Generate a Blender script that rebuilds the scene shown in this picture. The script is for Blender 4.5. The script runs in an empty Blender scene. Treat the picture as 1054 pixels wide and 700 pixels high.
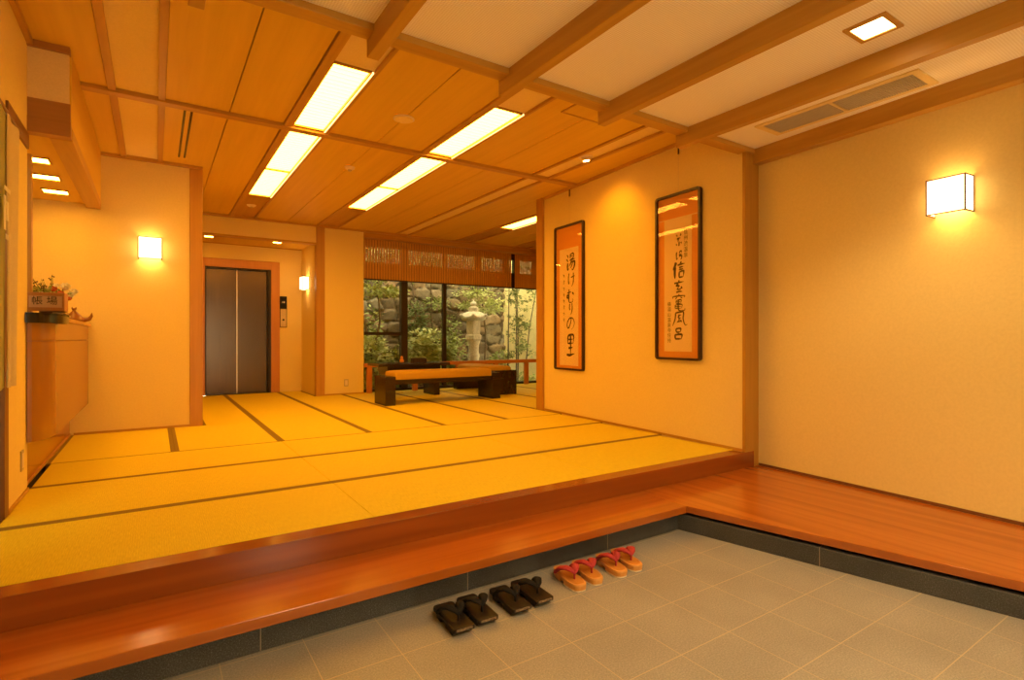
import bpy, bmesh, math, random
from mathutils import Vector, Matrix, noise
random.seed(7)
S = bpy.context.scene
COL = S.collection
PI = math.pi

# ------------------------------------------------------------------ camera numbers
FPX, YAW, EYE = 556.64, 0.583496, 1.2393

# ------------------------------------------------------------------ materials
MATS = {}
def nodes_of(name):
    m = bpy.data.materials.new(name); m.use_nodes = True
    nt = m.node_tree; b = nt.nodes['Principled BSDF']
    MATS[name] = m
    return m, nt, b
def nn(nt, kind, **kw):
    n = nt.nodes.new(kind)
    for k, v in kw.items():
        if k.startswith('i_'):
            key = k[2:]
            key = int(key) if key.isdigit() else key.replace('_', ' ')
            n.inputs[key].default_value = v
        else: setattr(n, k, v)
    return n
def ramp(nt, fac, stops):
    r = nt.nodes.new('ShaderNodeValToRGB')
    cr = r.color_ramp
    while len(cr.elements) > len(stops): cr.elements.remove(cr.elements[-1])
    while len(cr.elements) < len(stops): cr.elements.new(0.5)
    for e, (p, c) in zip(cr.elements, stops):
        e.position = p; e.color = (c[0], c[1], c[2], 1)
    nt.links.new(fac, r.inputs[0])
    return r.outputs[0]
def coords(nt, scale=(1, 1, 1), loc=(0, 0, 0), world=False):
    if world:
        src = nn(nt, 'ShaderNodeNewGeometry').outputs['Position']
    else:
        src = nn(nt, 'ShaderNodeTexCoord').outputs['Object']
    mp = nn(nt, 'ShaderNodeMapping'); mp.inputs['Scale'].default_value = scale; mp.inputs['Location'].default_value = loc
    nt.links.new(src, mp.inputs['Vector'])
    return mp.outputs['Vector']
def bump(nt, b, h, strength, dist=0.01):
    bp = nn(nt, 'ShaderNodeBump'); bp.inputs['Strength'].default_value = strength; bp.inputs['Distance'].default_value = dist
    nt.links.new(h, bp.inputs['Height']); nt.links.new(bp.outputs[0], b.inputs['Normal'])
def wood(name, c1, c2, axis='Y', rough=0.4, scale=1.0, spec=0.5, coat=0.0, grain=1.0, bk=0.08):
    m, nt, b = nodes_of(name)
    st = {'X': (0.6, 14, 14), 'Y': (14, 0.6, 14), 'Z': (14, 14, 0.6)}[axis]
    v = coords(nt, tuple(s*scale for s in st))
    n1 = nn(nt, 'ShaderNodeTexNoise', i_Scale=1.6, i_Detail=3.0 if bk else 1.5, i_Roughness=0.55, i_Distortion=0.35)
    nt.links.new(v, n1.inputs['Vector'])
    lo = 0.5-0.22/max(grain, .01); hi = 0.5+0.22/max(grain, .01)
    col = ramp(nt, n1.outputs['Fac'], [(max(0, lo), c1), (min(1, hi), c2)])
    nt.links.new(col, b.inputs['Base Color'])
    b.inputs['Roughness'].default_value = rough
    b.inputs['Specular IOR Level'].default_value = spec
    b.inputs['Coat Weight'].default_value = coat
    b.inputs['Coat Roughness'].default_value = 0.12
    if bk: bump(nt, b, n1.outputs['Fac'], bk, 0.003)
    return m
def plain(name, c, rough=0.5, metal=0.0, spec=0.5, noise_amt=0.06, nscale=40.0, bumpk=0.0):
    m, nt, b = nodes_of(name)
    v = coords(nt)
    n1 = nn(nt, 'ShaderNodeTexNoise', i_Scale=nscale, i_Detail=4.0)
    nt.links.new(v, n1.inputs['Vector'])
    d = tuple(max(0, x*(1-noise_amt)) for x in c); e = tuple(min(1, x*(1+noise_amt)) for x in c)
    nt.links.new(ramp(nt, n1.outputs['Fac'], [(0.3, d), (0.7, e)]), b.inputs['Base Color'])
    b.inputs['Roughness'].default_value = rough; b.inputs['Metallic'].default_value = metal
    b.inputs['Specular IOR Level'].default_value = spec
    if bumpk: bump(nt, b, n1.outputs['Fac'], bumpk, 0.004)
    return m
def lamp(name, c, strength):
    m, nt, b = nodes_of(name)
    b.inputs['Base Color'].default_value = (0.9, 0.85, 0.75, 1)
    b.inputs['Emission Color'].default_value = (*c, 1); b.inputs['Emission Strength'].default_value = strength
    b.inputs['Roughness'].default_value = 0.6
    return m
def glass(name, tint=(1, 1, 1), refl=1.0):
    m, nt, b = nodes_of(name)
    out = nt.nodes['Material Output']
    tr = nn(nt, 'ShaderNodeBsdfTransparent'); tr.inputs[0].default_value = (*tint, 1)
    gl = nn(nt, 'ShaderNodeBsdfGlossy'); gl.inputs['Roughness'].default_value = 0.02
    fr = nn(nt, 'ShaderNodeFresnel')
    geo = nn(nt, 'ShaderNodeNewGeometry')
    io = nn(nt, 'ShaderNodeMapRange'); io.inputs['To Min'].default_value = 1.5; io.inputs['To Max'].default_value = 1/1.5
    nt.links.new(geo.outputs['Backfacing'], io.inputs['Value']); nt.links.new(io.outputs['Result'], fr.inputs[0])
    mu = nn(nt, 'ShaderNodeMath', operation='MULTIPLY'); mu.inputs[1].default_value = refl
    mix = nn(nt, 'ShaderNodeMixShader')
    nt.links.new(fr.outputs[0], mu.inputs[0]); nt.links.new(mu.outputs[0], mix.inputs[0])
    nt.links.new(tr.outputs[0], mix.inputs[1]); nt.links.new(gl.outputs[0], mix.inputs[2])
    nt.links.new(mix.outputs[0], out.inputs['Surface'])
    nt.nodes.remove(b)
    return m

LAMP = (1.0, 0.56, 0.17)        # interior lamp colour
PORCH = (1.0, 0.62, 0.27)

plaster_c = (0.79, 0.645, 0.27)
plain('plaster', plaster_c, 0.9, spec=0.2, noise_amt=0.03, nscale=60, bumpk=0.25)
plain('plaster_pale', (0.80, 0.64, 0.30), 0.9, spec=0.2, noise_amt=0.04, nscale=90, bumpk=0.3)
plain('garden_plaster', (0.86, 0.74, 0.36), 0.9, spec=0.2, noise_amt=0.05, nscale=8)
wood('ceiling_wood', (0.66, 0.42, 0.04), (0.74, 0.49, 0.055), 'Y', 0.5, 0.8, grain=0.9)
wood('trim_y', (0.44, 0.23, 0.028), (0.54, 0.30, 0.045), 'Y', 0.42)
wood('trim_x', (0.44, 0.23, 0.028), (0.54, 0.30, 0.045), 'X', 0.42)
wood('trim_z', (0.42, 0.21, 0.022), (0.50, 0.26, 0.034), 'Z', 0.4)
wood('counter_wood', (0.31, 0.125, 0.018), (0.36, 0.155, 0.025), 'Z', 0.22, 0.6, spec=0.7, grain=0.8, bk=0.0)
wood('counter_top', (0.52, 0.30, 0.12), (0.60, 0.36, 0.16), 'Y', 0.35, 0.8)
wood('step_x', (0.33, 0.085, 0.008), (0.45, 0.130, 0.015), 'X', 0.17, 0.7, spec=0.8, bk=0.0)
wood('step_y', (0.33, 0.085, 0.008), (0.45, 0.130, 0.015), 'Y', 0.17, 0.7, spec=0.8, bk=0.0)
wood('rail_wood', (0.22, 0.048, 0.004), (0.30, 0.072, 0.007), 'X', 0.17, 0.7, spec=0.8, bk=0.0)
wood('railing_x', (0.48, 0.17, 0.03), (0.56, 0.21, 0.04), 'X', 0.35)
wood('railing_z', (0.48, 0.17, 0.03), (0.56, 0.21, 0.04), 'Z', 0.35)
wood('door_wood', (0.50, 0.20, 0.04), (0.56, 0.24, 0.05), 'Z', 0.3, grain=0.8)
wood('dark_wood', (0.06, 0.028, 0.012), (0.09, 0.04, 0.017), 'Z', 0.35)
wood('jamb_wood', (0.16, 0.06, 0.018), (0.21, 0.08, 0.025), 'Z', 0.4)
wood('header_wood', (0.34, 0.16, 0.035), (0.42, 0.20, 0.05), 'X', 0.45)
wood('sign_wood', (0.40, 0.17, 0.05), (0.47, 0.21, 0.065), 'X', 0.4, 3)
wood('sign_face', (0.58, 0.36, 0.18), (0.66, 0.42, 0.22), 'X', 0.5, 3)
wood('carving_wood', (0.20, 0.07, 0.014), (0.28, 0.10, 0.02), 'Y', 0.3, 4)
wood('bench_wood', (0.020, 0.011, 0.006), (0.034, 0.017, 0.009), 'X', 0.25)
wood('geta_wood', (0.012, 0.009, 0.007), (0.024, 0.016, 0.011), 'Y', 0.45, 3, spec=0.2)
wood('sandal_wood', (0.58, 0.25, 0.05), (0.68, 0.33, 0.08), 'Y', 0.4, 3)
wood('insole_wood', (0.46, 0.17, 0.022), (0.56, 0.22, 0.035), 'Y', 0.4, 3)
plain('sandal_edge', (0.75, 0.62, 0.42), 0.6)
plain('strap_red', (0.35, 0.022, 0.03), 0.75, nscale=200, noise_amt=0.2, bumpk=0.3)
plain('strap_dark', (0.013, 0.012, 0.012), 0.9, spec=0.15, nscale=200, noise_amt=0.2, bumpk=0.3)
plain('geta_edge', (0.17, 0.12, 0.07), 0.6, nscale=90, noise_amt=0.8)
plain('cushion', (0.46, 0.27, 0.015), 0.75, nscale=180, noise_amt=0.08, bumpk=0.3)
plain('lacquer', (0.012, 0.008, 0.008), 0.2, noise_amt=0.2)
plain('paper_edge', (0.55, 0.42, 0.24), 0.7)
plain('frame_dark', (0.040, 0.018, 0.012), 0.3, noise_amt=0.2)
plain('mount_orange', (0.70, 0.28, 0.045), 0.6, nscale=220, noise_amt=0.05, bumpk=0.15)
plain('paper', (0.80, 0.60, 0.32), 0.8, nscale=90, noise_amt=0.04)
plain('ink', (0.05, 0.022, 0.012), 0.8, noise_amt=0.3)
plain('sconce_frame', (0.16, 0.07, 0.03), 0.5)
plain('steel_dark', (0.03, 0.022, 0.018), 0.3, metal=0.6)
plain('steel_light', (0.62, 0.52, 0.38), 0.28, metal=1.0)
plain('brass_panel', (0.62, 0.46, 0.22), 0.3, metal=0.8)
plain('black_gloss', (0.01, 0.008, 0.008), 0.15)
plain('dark_gap', (0.02, 0.012, 0.008), 0.9)
plain('vent_metal', (0.47, 0.40, 0.27), 0.5, noise_amt=0.05)
plain('vent_dark', (0.10, 0.08, 0.05), 0.8)
plain('white_plastic', (0.78, 0.66, 0.48), 0.5, noise_amt=0.02)
plain('window_frame', (0.030, 0.016, 0.010), 0.4)
plain('threshold', (0.14, 0.05, 0.015), 0.35)
plain('heri_cloth', (0.22, 0.145, 0.022), 0.85, nscale=220, noise_amt=0.15, bumpk=0.2)
plain('noren_cloth', (0.62, 0.53, 0.34), 0.9, nscale=300, noise_amt=0.12, bumpk=0.2)
plain('noren_green', (0.36, 0.36, 0.16), 0.9, nscale=300, noise_amt=0.12)
plain('noren_white', (0.80, 0.76, 0.62), 0.9)
plain('bark', (0.17, 0.12, 0.075), 0.9, nscale=50, noise_amt=0.35, bumpk=0.5)
plain('bark_dark', (0.10, 0.075, 0.045), 0.9, nscale=60, noise_amt=0.3, bumpk=0.4)
plain('lantern_stone', (0.68, 0.60, 0.42), 0.9, nscale=35, noise_amt=0.22, bumpk=0.5)
plain('bounce_paving', (0.75, 0.72, 0.66), 0.9)  # pale so the added outside ground reflects light upward
plain('garden_soil', (0.16, 0.14, 0.09), 0.95, nscale=12, noise_amt=0.4, bumpk=0.5)
plain('ceramic', (0.10, 0.07, 0.05), 0.3)
plain('petal_white', (0.85, 0.80, 0.58), 0.7)
plain('petal_red', (0.55, 0.12, 0.03), 0.7)
plain('stem_green', (0.10, 0.16, 0.03), 0.7)
plain('berry', (0.10, 0.045, 0.02), 0.5)
glass('window_glass', (0.96, 0.97, 0.95), 0.8)
glass('picture_glass', (1, 1, 1), 0.7)
lamp('lane_light', (1.0, 0.44, 0.034), 25.0)
lamp('reveal_glow', (1.0, 0.60, 0.22), 3.0)  # glow put into the trim reveal beside each ceiling diffuser
lamp('sconce_light', (1.0, 0.62, 0.28), 4.5)
lamp('bulb_light', (1.0, 0.55, 0.16), 60.0)
lamp('downlight', (1.0, 0.46, 0.05), 60.0)
lamp('porch_lamp', (1.0, 0.66, 0.30), 14.0)
lamp('louver_blade', (1.0, 0.80, 0.45), 0.85)  # emission stands in for lamp light passing through the thin blades

def leafmat(name, c1, c2, tr=0.35):
    m, nt, b = nodes_of(name)
    v = coords(nt)
    n1 = nn(nt, 'ShaderNodeTexNoise', i_Scale=9.0, i_Detail=2.0); nt.links.new(v, n1.inputs['Vector'])
    nt.links.new(ramp(nt, n1.outputs['Fac'], [(0.35, c1), (0.65, c2)]), b.inputs['Base Color'])
    b.inputs['Roughness'].default_value = 0.5
    b.inputs['Specular IOR Level'].default_value = 0.4
    b.inputs['Transmission Weight'].default_value = 0.0
    return m
leafmat('leaf_mid', (0.20, 0.26, 0.06), (0.40, 0.48, 0.14))
leafmat('leaf_dark', (0.10, 0.16, 0.045), (0.20, 0.28, 0.085))
leafmat('leaf_light', (0.40, 0.46, 0.13), (0.66, 0.70, 0.30))
leafmat('leaf_yellow', (0.34, 0.40, 0.07), (0.58, 0.62, 0.16))
leafmat('leaf_bamboo', (0.13, 0.16, 0.04), (0.28, 0.32, 0.09))

# floor tile (0.303 m grid with pale grout)
def tile_material():
    m, nt, b = nodes_of('floor_tile')
    pos = nn(nt, 'ShaderNodeNewGeometry').outputs['Position']
    sp = nn(nt, 'ShaderNodeSeparateXYZ'); nt.links.new(pos, sp.inputs[0])
    masks = []
    for ax, off in ((0, 0.8105), (1, 2.007)):
        s = nn(nt, 'ShaderNodeMath', operation='SUBTRACT'); s.inputs[1].default_value = off-0.303*20
        nt.links.new(sp.outputs[ax], s.inputs[0])
        d = nn(nt, 'ShaderNodeMath', operation='DIVIDE'); d.inputs[1].default_value = 0.303; nt.links.new(s.outputs[0], d.inputs[0])
        p = nn(nt, 'ShaderNodeMath', operation='PINGPONG'); p.inputs[1].default_value = 0.5; nt.links.new(d.outputs[0], p.inputs[0])
        l = nn(nt, 'ShaderNodeMath', operation='LESS_THAN'); l.inputs[1].default_value = 0.0062 if ax else 0.005; nt.links.new(p.outputs[0], l.inputs[0])
        masks.append(l.outputs[0])
    mx = nn(nt, 'ShaderNodeMath', operation='MAXIMUM'); nt.links.new(masks[0], mx.inputs[0]); nt.links.new(masks[1], mx.inputs[1])
    big = nn(nt, 'ShaderNodeTexNoise', i_Scale=3.0, i_Detail=3.0); nt.links.new(pos, big.inputs['Vector'])
    fine = nn(nt, 'ShaderNodeTexNoise', i_Scale=150.0, i_Detail=4.0, i_Roughness=0.7); nt.links.new(pos, fine.inputs['Vector'])
    base = ramp(nt, big.outputs['Fac'], [(0.3, (0.25, 0.248, 0.236)), (0.7, (0.30, 0.298, 0.284))])
    spk = ramp(nt, fine.outputs['Fac'], [(0.3, (0.72, 0.72, 0.72)), (0.5, (1, 1, 1)), (0.72, (1.4, 1.36, 1.3))])
    mul = nn(nt, 'ShaderNodeMix', data_type='RGBA', blend_type='MULTIPLY'); mul.inputs[0].default_value = 1.0
    nt.links.new(base, mul.inputs[6]); nt.links.new(spk, mul.inputs[7])
    fin = nn(nt, 'ShaderNodeMix', data_type='RGBA'); nt.links.new(mx.outputs[0], fin.inputs[0])
    nt.links.new(mul.outputs[2], fin.inputs[6]); fin.inputs[7].default_value = (0.46, 0.38, 0.27, 1)
    nt.links.new(fin.outputs[2], b.inputs['Base Color'])
    b.inputs['Roughness'].default_value = 0.55
    bump(nt, b, fine.outputs['Fac'], 0.15, 0.002)
tile_material()

def granite_material():
    m, nt, b = nodes_of('granite')
    v = coords(nt)
    sp = nn(nt, 'ShaderNodeSeparateXYZ'); nt.links.new(v, sp.inputs[0])
    d = nn(nt, 'ShaderNodeMath', operation='DIVIDE'); d.inputs[1].default_value = 0.932; nt.links.new(sp.outputs[0], d.inputs[0])
    p = nn(nt, 'ShaderNodeMath', operation='PINGPONG'); p.inputs[1].default_value = 0.5; nt.links.new(d.outputs[0], p.inputs[0])
    l = nn(nt, 'ShaderNodeMath', operation='LESS_THAN'); l.inputs[1].default_value = 0.0022; nt.links.new(p.outputs[0], l.inputs[0])
    n1 = nn(nt, 'ShaderNodeTexNoise', i_Scale=190.0, i_Detail=5.0, i_Roughness=0.75); nt.links.new(v, n1.inputs['Vector'])
    n2 = nn(nt, 'ShaderNodeTexNoise', i_Scale=6.0, i_Detail=3.0); nt.links.new(v, n2.inputs['Vector'])
    c = ramp(nt, n1.outputs['Fac'], [(0.34, (0.020, 0.021, 0.024)), (0.55, (0.062, 0.066, 0.072)), (0.70, (0.24, 0.24, 0.24))])
    c2 = ramp(nt, n2.outputs['Fac'], [(0.3, (0.8, 0.8, 0.8)), (0.7, (1.15, 1.15, 1.15))])
    mul = nn(nt, 'ShaderNodeMix', data_type='RGBA', blend_type='MULTIPLY'); mul.inputs[0].default_value = 1.0
    nt.links.new(c, mul.inputs[6]); nt.links.new(c2, mul.inputs[7])
    fin = nn(nt, 'ShaderNodeMix', data_type='RGBA'); nt.links.new(l.outputs[0], fin.inputs[0])
    nt.links.new(mul.outputs[2], fin.inputs[6]); fin.inputs[7].default_value = (0.30, 0.24, 0.17, 1)
    nt.links.new(fin.outputs[2], b.inputs['Base Color'])
    b.inputs['Roughness'].default_value = 0.5
granite_material()

def tatami_material(name, axis):
    m, nt, b = nodes_of(name)
    v = coords(nt, world=True)
    sp = nn(nt, 'ShaderNodeSeparateXYZ'); nt.links.new(v, sp.inputs[0])
    w = nn(nt, 'ShaderNodeMath', operation='MULTIPLY'); w.inputs[1].default_value = 2*PI/0.0095
    nt.links.new(sp.outputs[0 if axis == 'X' else 1], w.inputs[0])
    sn = nn(nt, 'ShaderNodeMath', operation='SINE'); nt.links.new(w.outputs[0], sn.inputs[0])
    sc = (60, 900, 1) if axis == 'Y' else (900, 60, 1)
    mp = nn(nt, 'ShaderNodeMapping'); mp.inputs['Scale'].default_value = sc; nt.links.new(v, mp.inputs['Vector'])
    n1 = nn(nt, 'ShaderNodeTexNoise', i_Scale=0.35, i_Detail=3.0); nt.links.new(mp.outputs[0], n1.inputs['Vector'])
    ad = nn(nt, 'ShaderNodeMath', operation='MULTIPLY_ADD'); ad.inputs[1].default_value = 0.06; nt.links.new(sn.outputs[0], ad.inputs[0]); nt.links.new(n1.outputs['Fac'], ad.inputs[2])
    col = ramp(nt, ad.outputs[0], [(0.28, (0.62, 0.49, 0.018)), (0.72, (0.78, 0.64, 0.032))])
    nt.links.new(col, b.inputs['Base Color'])
    b.inputs['Roughness'].default_value = 0.6; b.inputs['Specular IOR Level'].default_value = 0.3
    bump(nt, b, ad.outputs[0], 0.18, 0.002)
tatami_material('tatami_x', 'X'); tatami_material('tatami_y', 'Y')

def woven_material():
    m, nt, b = nodes_of('woven_panel')
    v = coords(nt, world=True)
    mp = nn(nt, 'ShaderNodeMapping'); mp.inputs['Scale'].default_value = (105, 105, 105)
    mp.inputs['Rotation'].default_value = (0, 0, math.radians(45)); nt.links.new(v, mp.inputs['Vector'])
    ck = nn(nt, 'ShaderNodeTexChecker', i_Scale=1.0); nt.links.new(mp.outputs[0], ck.inputs['Vector'])
    ck.inputs['Color1'].default_value = (0.96, 0.92, 0.80, 1); ck.inputs['Color2'].default_value = (0.84, 0.78, 0.63, 1)
    nt.links.new(ck.outputs['Color'], b.inputs['Base Color'])
    b.inputs['Roughness'].default_value = 0.7
    bump(nt, b, ck.outputs['Fac'], 0.25, 0.003)
woven_material()

def steel_material():
    m, nt, b = nodes_of('elevator_steel')
    v = coords(nt, (260, 260, 1.5))
    n1 = nn(nt, 'ShaderNodeTexNoise', i_Scale=1.0, i_Detail=3.0); nt.links.new(v, n1.inputs['Vector'])
    nt.links.new(ramp(nt, n1.outputs['Fac'], [(0.3, (0.105, 0.075, 0.060)), (0.7, (0.15, 0.112, 0.09))]), b.inputs['Base Color'])
    b.inputs['Metallic'].default_value = 0.95; b.inputs['Roughness'].default_value = 0.24
steel_material()

def stone_material():
    m, nt, b = nodes_of('rubble_stone')
    at = nn(nt, 'ShaderNodeAttribute'); at.attribute_name = 'tone'
    v = coords(nt)
    n1 = nn(nt, 'ShaderNodeTexNoise', i_Scale=9.0, i_Detail=6.0, i_Roughness=0.65); nt.links.new(v, n1.inputs['Vector'])
    c2 = ramp(nt, n1.outputs['Fac'], [(0.25, (0.55, 0.55, 0.55)), (0.75, (1.35, 1.3, 1.25))])
    mul = nn(nt, 'ShaderNodeMix', data_type='RGBA', blend_type='MULTIPLY'); mul.inputs[0].default_value = 1.0
    nt.links.new(at.outputs['Color'], mul.inputs[6]); nt.links.new(c2, mul.inputs[7])
    nt.links.new(mul.outputs[2], b.inputs['Base Color']); b.inputs['Roughness'].default_value = 0.9
    bump(nt, b, n1.outputs['Fac'], 0.6, 0.02)
stone_material()
def blind_material():
    wood('blind_reed', (0.52, 0.26, 0.05), (0.64, 0.34, 0.07), 'Z', 0.6, 3)
blind_material()

# ------------------------------------------------------------------ mesh builder
class MB:
    def __init__(s): s.v = []; s.f = []
    def add(s, vs, fs):
        o = len(s.v); s.v += [tuple(v) for v in vs]; s.f += [tuple(i+o for i in f) for f in fs]; return s
    def box(s, x0, x1, y0, y1, z0, z1, M=None):
        vs = [Vector((x, y, z)) for z in (z0, z1) for y in (y0, y1) for x in (x0, x1)]
        if M is not None: vs = [M @ v for v in vs]
        return s.add(vs, [(0, 2, 3, 1), (4, 5, 7, 6), (0, 1, 5, 4), (2, 6, 7, 3), (0, 4, 6, 2), (1, 3, 7, 5)])
    def prism(s, poly, z0, z1, M=None):
        n = len(poly)
        a = sum(poly[i][0]*poly[(i+1) % n][1]-poly[(i+1) % n][0]*poly[i][1] for i in range(n))
        if a < 0: poly = poly[::-1]
        vs = [Vector((p[0], p[1], z0)) for p in poly]+[Vector((p[0], p[1], z1)) for p in poly]
        if M is not None: vs = [M @ v for v in vs]
        return s.add(vs, [tuple(range(n-1, -1, -1)), tuple(range(n, 2*n))]+[(i, (i+1) % n, n+(i+1) % n, n+i) for i in range(n)])
    def loft(s, rings, cap=True, closed=True):
        n = len(rings[0]); vs = [v for r in rings for v in r]; fs = []
        for k in range(len(rings)-1):
            for i in range(n if closed else n-1):
                a = k*n+i; b = k*n+(i+1) % n
                fs.append((a, b, b+n, a+n))
        if cap:
            fs.append(tuple(range(n-1, -1, -1))); fs.append(tuple(range((len(rings)-1)*n, len(rings)*n)))
        return s.add(vs, fs)
    def lathe(s, prof, seg=24, M=None, cap=True):
        rings = []
        for r, z in prof:
            ring = [Vector((r*math.cos(2*PI*i/seg), r*math.sin(2*PI*i/seg), z)) for i in range(seg)]
            if M is not None: ring = [M @ v for v in ring]
            rings.append(ring)
        return s.loft(rings, cap)
    def tube(s, pts, rad, seg=8, flat=None, up=None):
        pts = [Vector(p) for p in pts]; n = len(pts)
        if not isinstance(rad, (list, tuple)): rad = [rad]*n
        rings = []; ref = Vector(up) if up else None
        for i, p in enumerate(pts):
            t = (pts[min(i+1, n-1)]-pts[max(i-1, 0)]).normalized()
            if ref is None:
                ref = Vector((0, 0, 1)) if abs(t.z) < 0.9 else Vector((1, 0, 0))
            a = ref.cross(t)
            if a.length < 1e-6: a = Vector((1, 0, 0)).cross(t)
            a.normalize(); b = t.cross(a).normalized()
            if up is None: ref = b
            k = flat if flat else 1.0
            rings.append([p+a*math.cos(2*PI*j/seg)*rad[i]+b*math.sin(2*PI*j/seg)*rad[i]*k for j in range(seg)])
        return s.loft(rings)
    def blob(s, c, r, seg=10, rin=6, M=None):
        rings = []
        for k in range(rin+1):
            a = -PI/2+PI*k/rin; rr = max(math.cos(a), 0.02)
            ring = [Vector((c[0]+r[0]*rr*math.cos(2*PI*i/seg), c[1]+r[1]*rr*math.sin(2*PI*i/seg), c[2]+r[2]*math.sin(a))) for i in range(seg)]
            if M is not None: ring = [M @ v for v in ring]
            rings.append(ring)
        return s.loft(rings)
    def build(s, name, mat, parent=None, loc=(0, 0, 0), rotz=0.0, smooth=None, bevel=0.0, seg=2):
        me = bpy.data.meshes.new(name); me.from_pydata(s.v, [], s.f); me.validate(); me.update()
        me.materials.append(MATS[mat] if isinstance(mat, str) else mat)
        if smooth is not None:
            for p in me.polygons: p.use_smooth = True
            me.set_sharp_from_angle(angle=math.radians(smooth))
        o = bpy.data.objects.new(name, me); COL.objects.link(o)
        o.location = loc; o.rotation_euler = (0, 0, rotz)
        if parent is not None: o.parent = parent
        if bevel:
            b = o.modifiers.new('bevel', 'BEVEL'); b.width = bevel; b.segments = seg; b.limit_method = 'ANGLE'
            b.angle_limit = math.radians(40)
        return o
def tag(o, label, cat, group=None, kind=None):
    if label: o['label'] = label
    if cat: o['category'] = cat
    if group: o['group'] = group
    if kind: o['kind'] = kind
    return o
def thing(name, label, cat, loc=(0, 0, 0), rotz=0.0, group=None):
    o = bpy.data.objects.new(name, None); COL.objects.link(o)
    o.empty_display_size = 0.1
    o.location = loc; o.rotation_euler = (0, 0, rotz)
    return tag(o, label, cat, group)
def structure(o, label=None):
    o['kind'] = 'structure'
    if label: o['label'] = label
    return o
def copy_tree(o, parent=None):
    c = o.copy(); COL.objects.link(c)
    if parent is not None: c.parent = parent
    for ch in [x for x in list(COL.objects) if x.parent == o]: copy_tree(ch, c)
    return c
def slab(p, q, t, z0, z1):      # vertical wall from p to q, thickness t to the right of the direction p->q
    p = Vector((p[0], p[1])); q = Vector((q[0], q[1])); d = (q-p).normalized(); n = Vector((d.y, -d.x))*t
    return MB().prism([tuple(p), tuple(q), tuple(q+n), tuple(p+n)], z0, z1)
def at(u, v, y=None, x=None, z=None):
    r = math.sin(YAW)+math.cos(YAW)*(u-527)/FPX; q = math.cos(YAW)-math.sin(YAW)*(u-527)/FPX; w = -(v-348.23)/FPX
    t = y/q if y is not None else (x/r if x is not None else (z-EYE)/w)
    return Vector((r*t, q*t, EYE+w*t))

# ------------------------------------------------------------------ setting: porch floor, steps
TZ = 0.295                    # tatami surface
SZ = 0.165                    # wooden step surface
CEIL = 3.09
structure(MB().box(-1.0, 3.6, -2.4, 2.40, -0.1, 0.0).build('floor', 'floor_tile'))
structure(MB().box(-2.2, 7.6, 2.75, 10.4, -0.2, TZ-0.055).build('floor_base', 'dark_gap'))
structure(MB().box(-1.0, 4.4, 2.36, 2.75, -0.1, 0.10).build('floor_plinth', 'dark_gap'))

def edge_x(y): return 2.836-0.2275*(y-2.335)          # stone face of the right run
k = MB().prism([(-2.20, 0), (1.550, 0), (1.550, 0.10), (-2.20, 0.10)], 0, 0.118)
o = k.build('stone_kerb', 'granite', loc=(1.281, 2.335, 0.0), bevel=0.003)
tag(o, 'dark speckled granite kerb under the long step, behind the row of sandals', 'kerb')
ang = math.atan2(-1.0, 0.2275)
k = MB().box(0.047, 3.4, 0.0, 0.12, 0, 0.102)
o = k.build('stone_kerb', 'granite', loc=(2.8043, 2.4393, 0), rotz=ang, bevel=0.003)
tag(o, 'dark speckled granite kerb under the right-hand platform, running toward the viewer', 'kerb')

# step boards: long board below the tatami rail, and wedge platform along the right wall
o = MB().prism([(-0.95, 2.275), (2.843, 2.275), (2.843, 2.68), (-0.95, 2.68)], 0.118, SZ).build('step_board', 'step_x', bevel=0.004)
tag(o, 'long glossy reddish wooden step board in front of the tatami rail', 'step')
def wx(y): return 4.268+0.0703*(y-2.662)               # right wall plane
def ex(y): return 2.846-0.2275*(y-2.293)
o = MB().prism([(2.846, 2.275), (ex(-1.0), -1.0), (wx(-1.0)-0.006, -1.0), (wx(2.68)-0.006, 2.68), (2.846, 2.68)], 0.120, SZ).build('platform_board', 'step_y', bevel=0.004)
tag(o, 'wide glossy reddish wooden platform along the right wall below the wall lamp', 'platform')
structure(MB().prism([(edge_x(2.2)+0.13, 2.3), (edge_x(-1.0)+0.13, -1.0), (4.1, -1.0), (4.2, 2.3)], 0.0, 0.112).build('floor_plinth', 'dark_gap'))
o = MB().prism([(-0.95, 2.671), (4.20, 2.671), (4.20, 2.6735), (4.082, 2.6735), (4.082, 2.79), (-0.95, 2.79)], SZ, 0.2935).build('floor_rail', 'rail_wood', bevel=0.005)
tag(o, 'dark glossy wooden rail edging the front of the tatami floor', 'floor rail')

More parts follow.
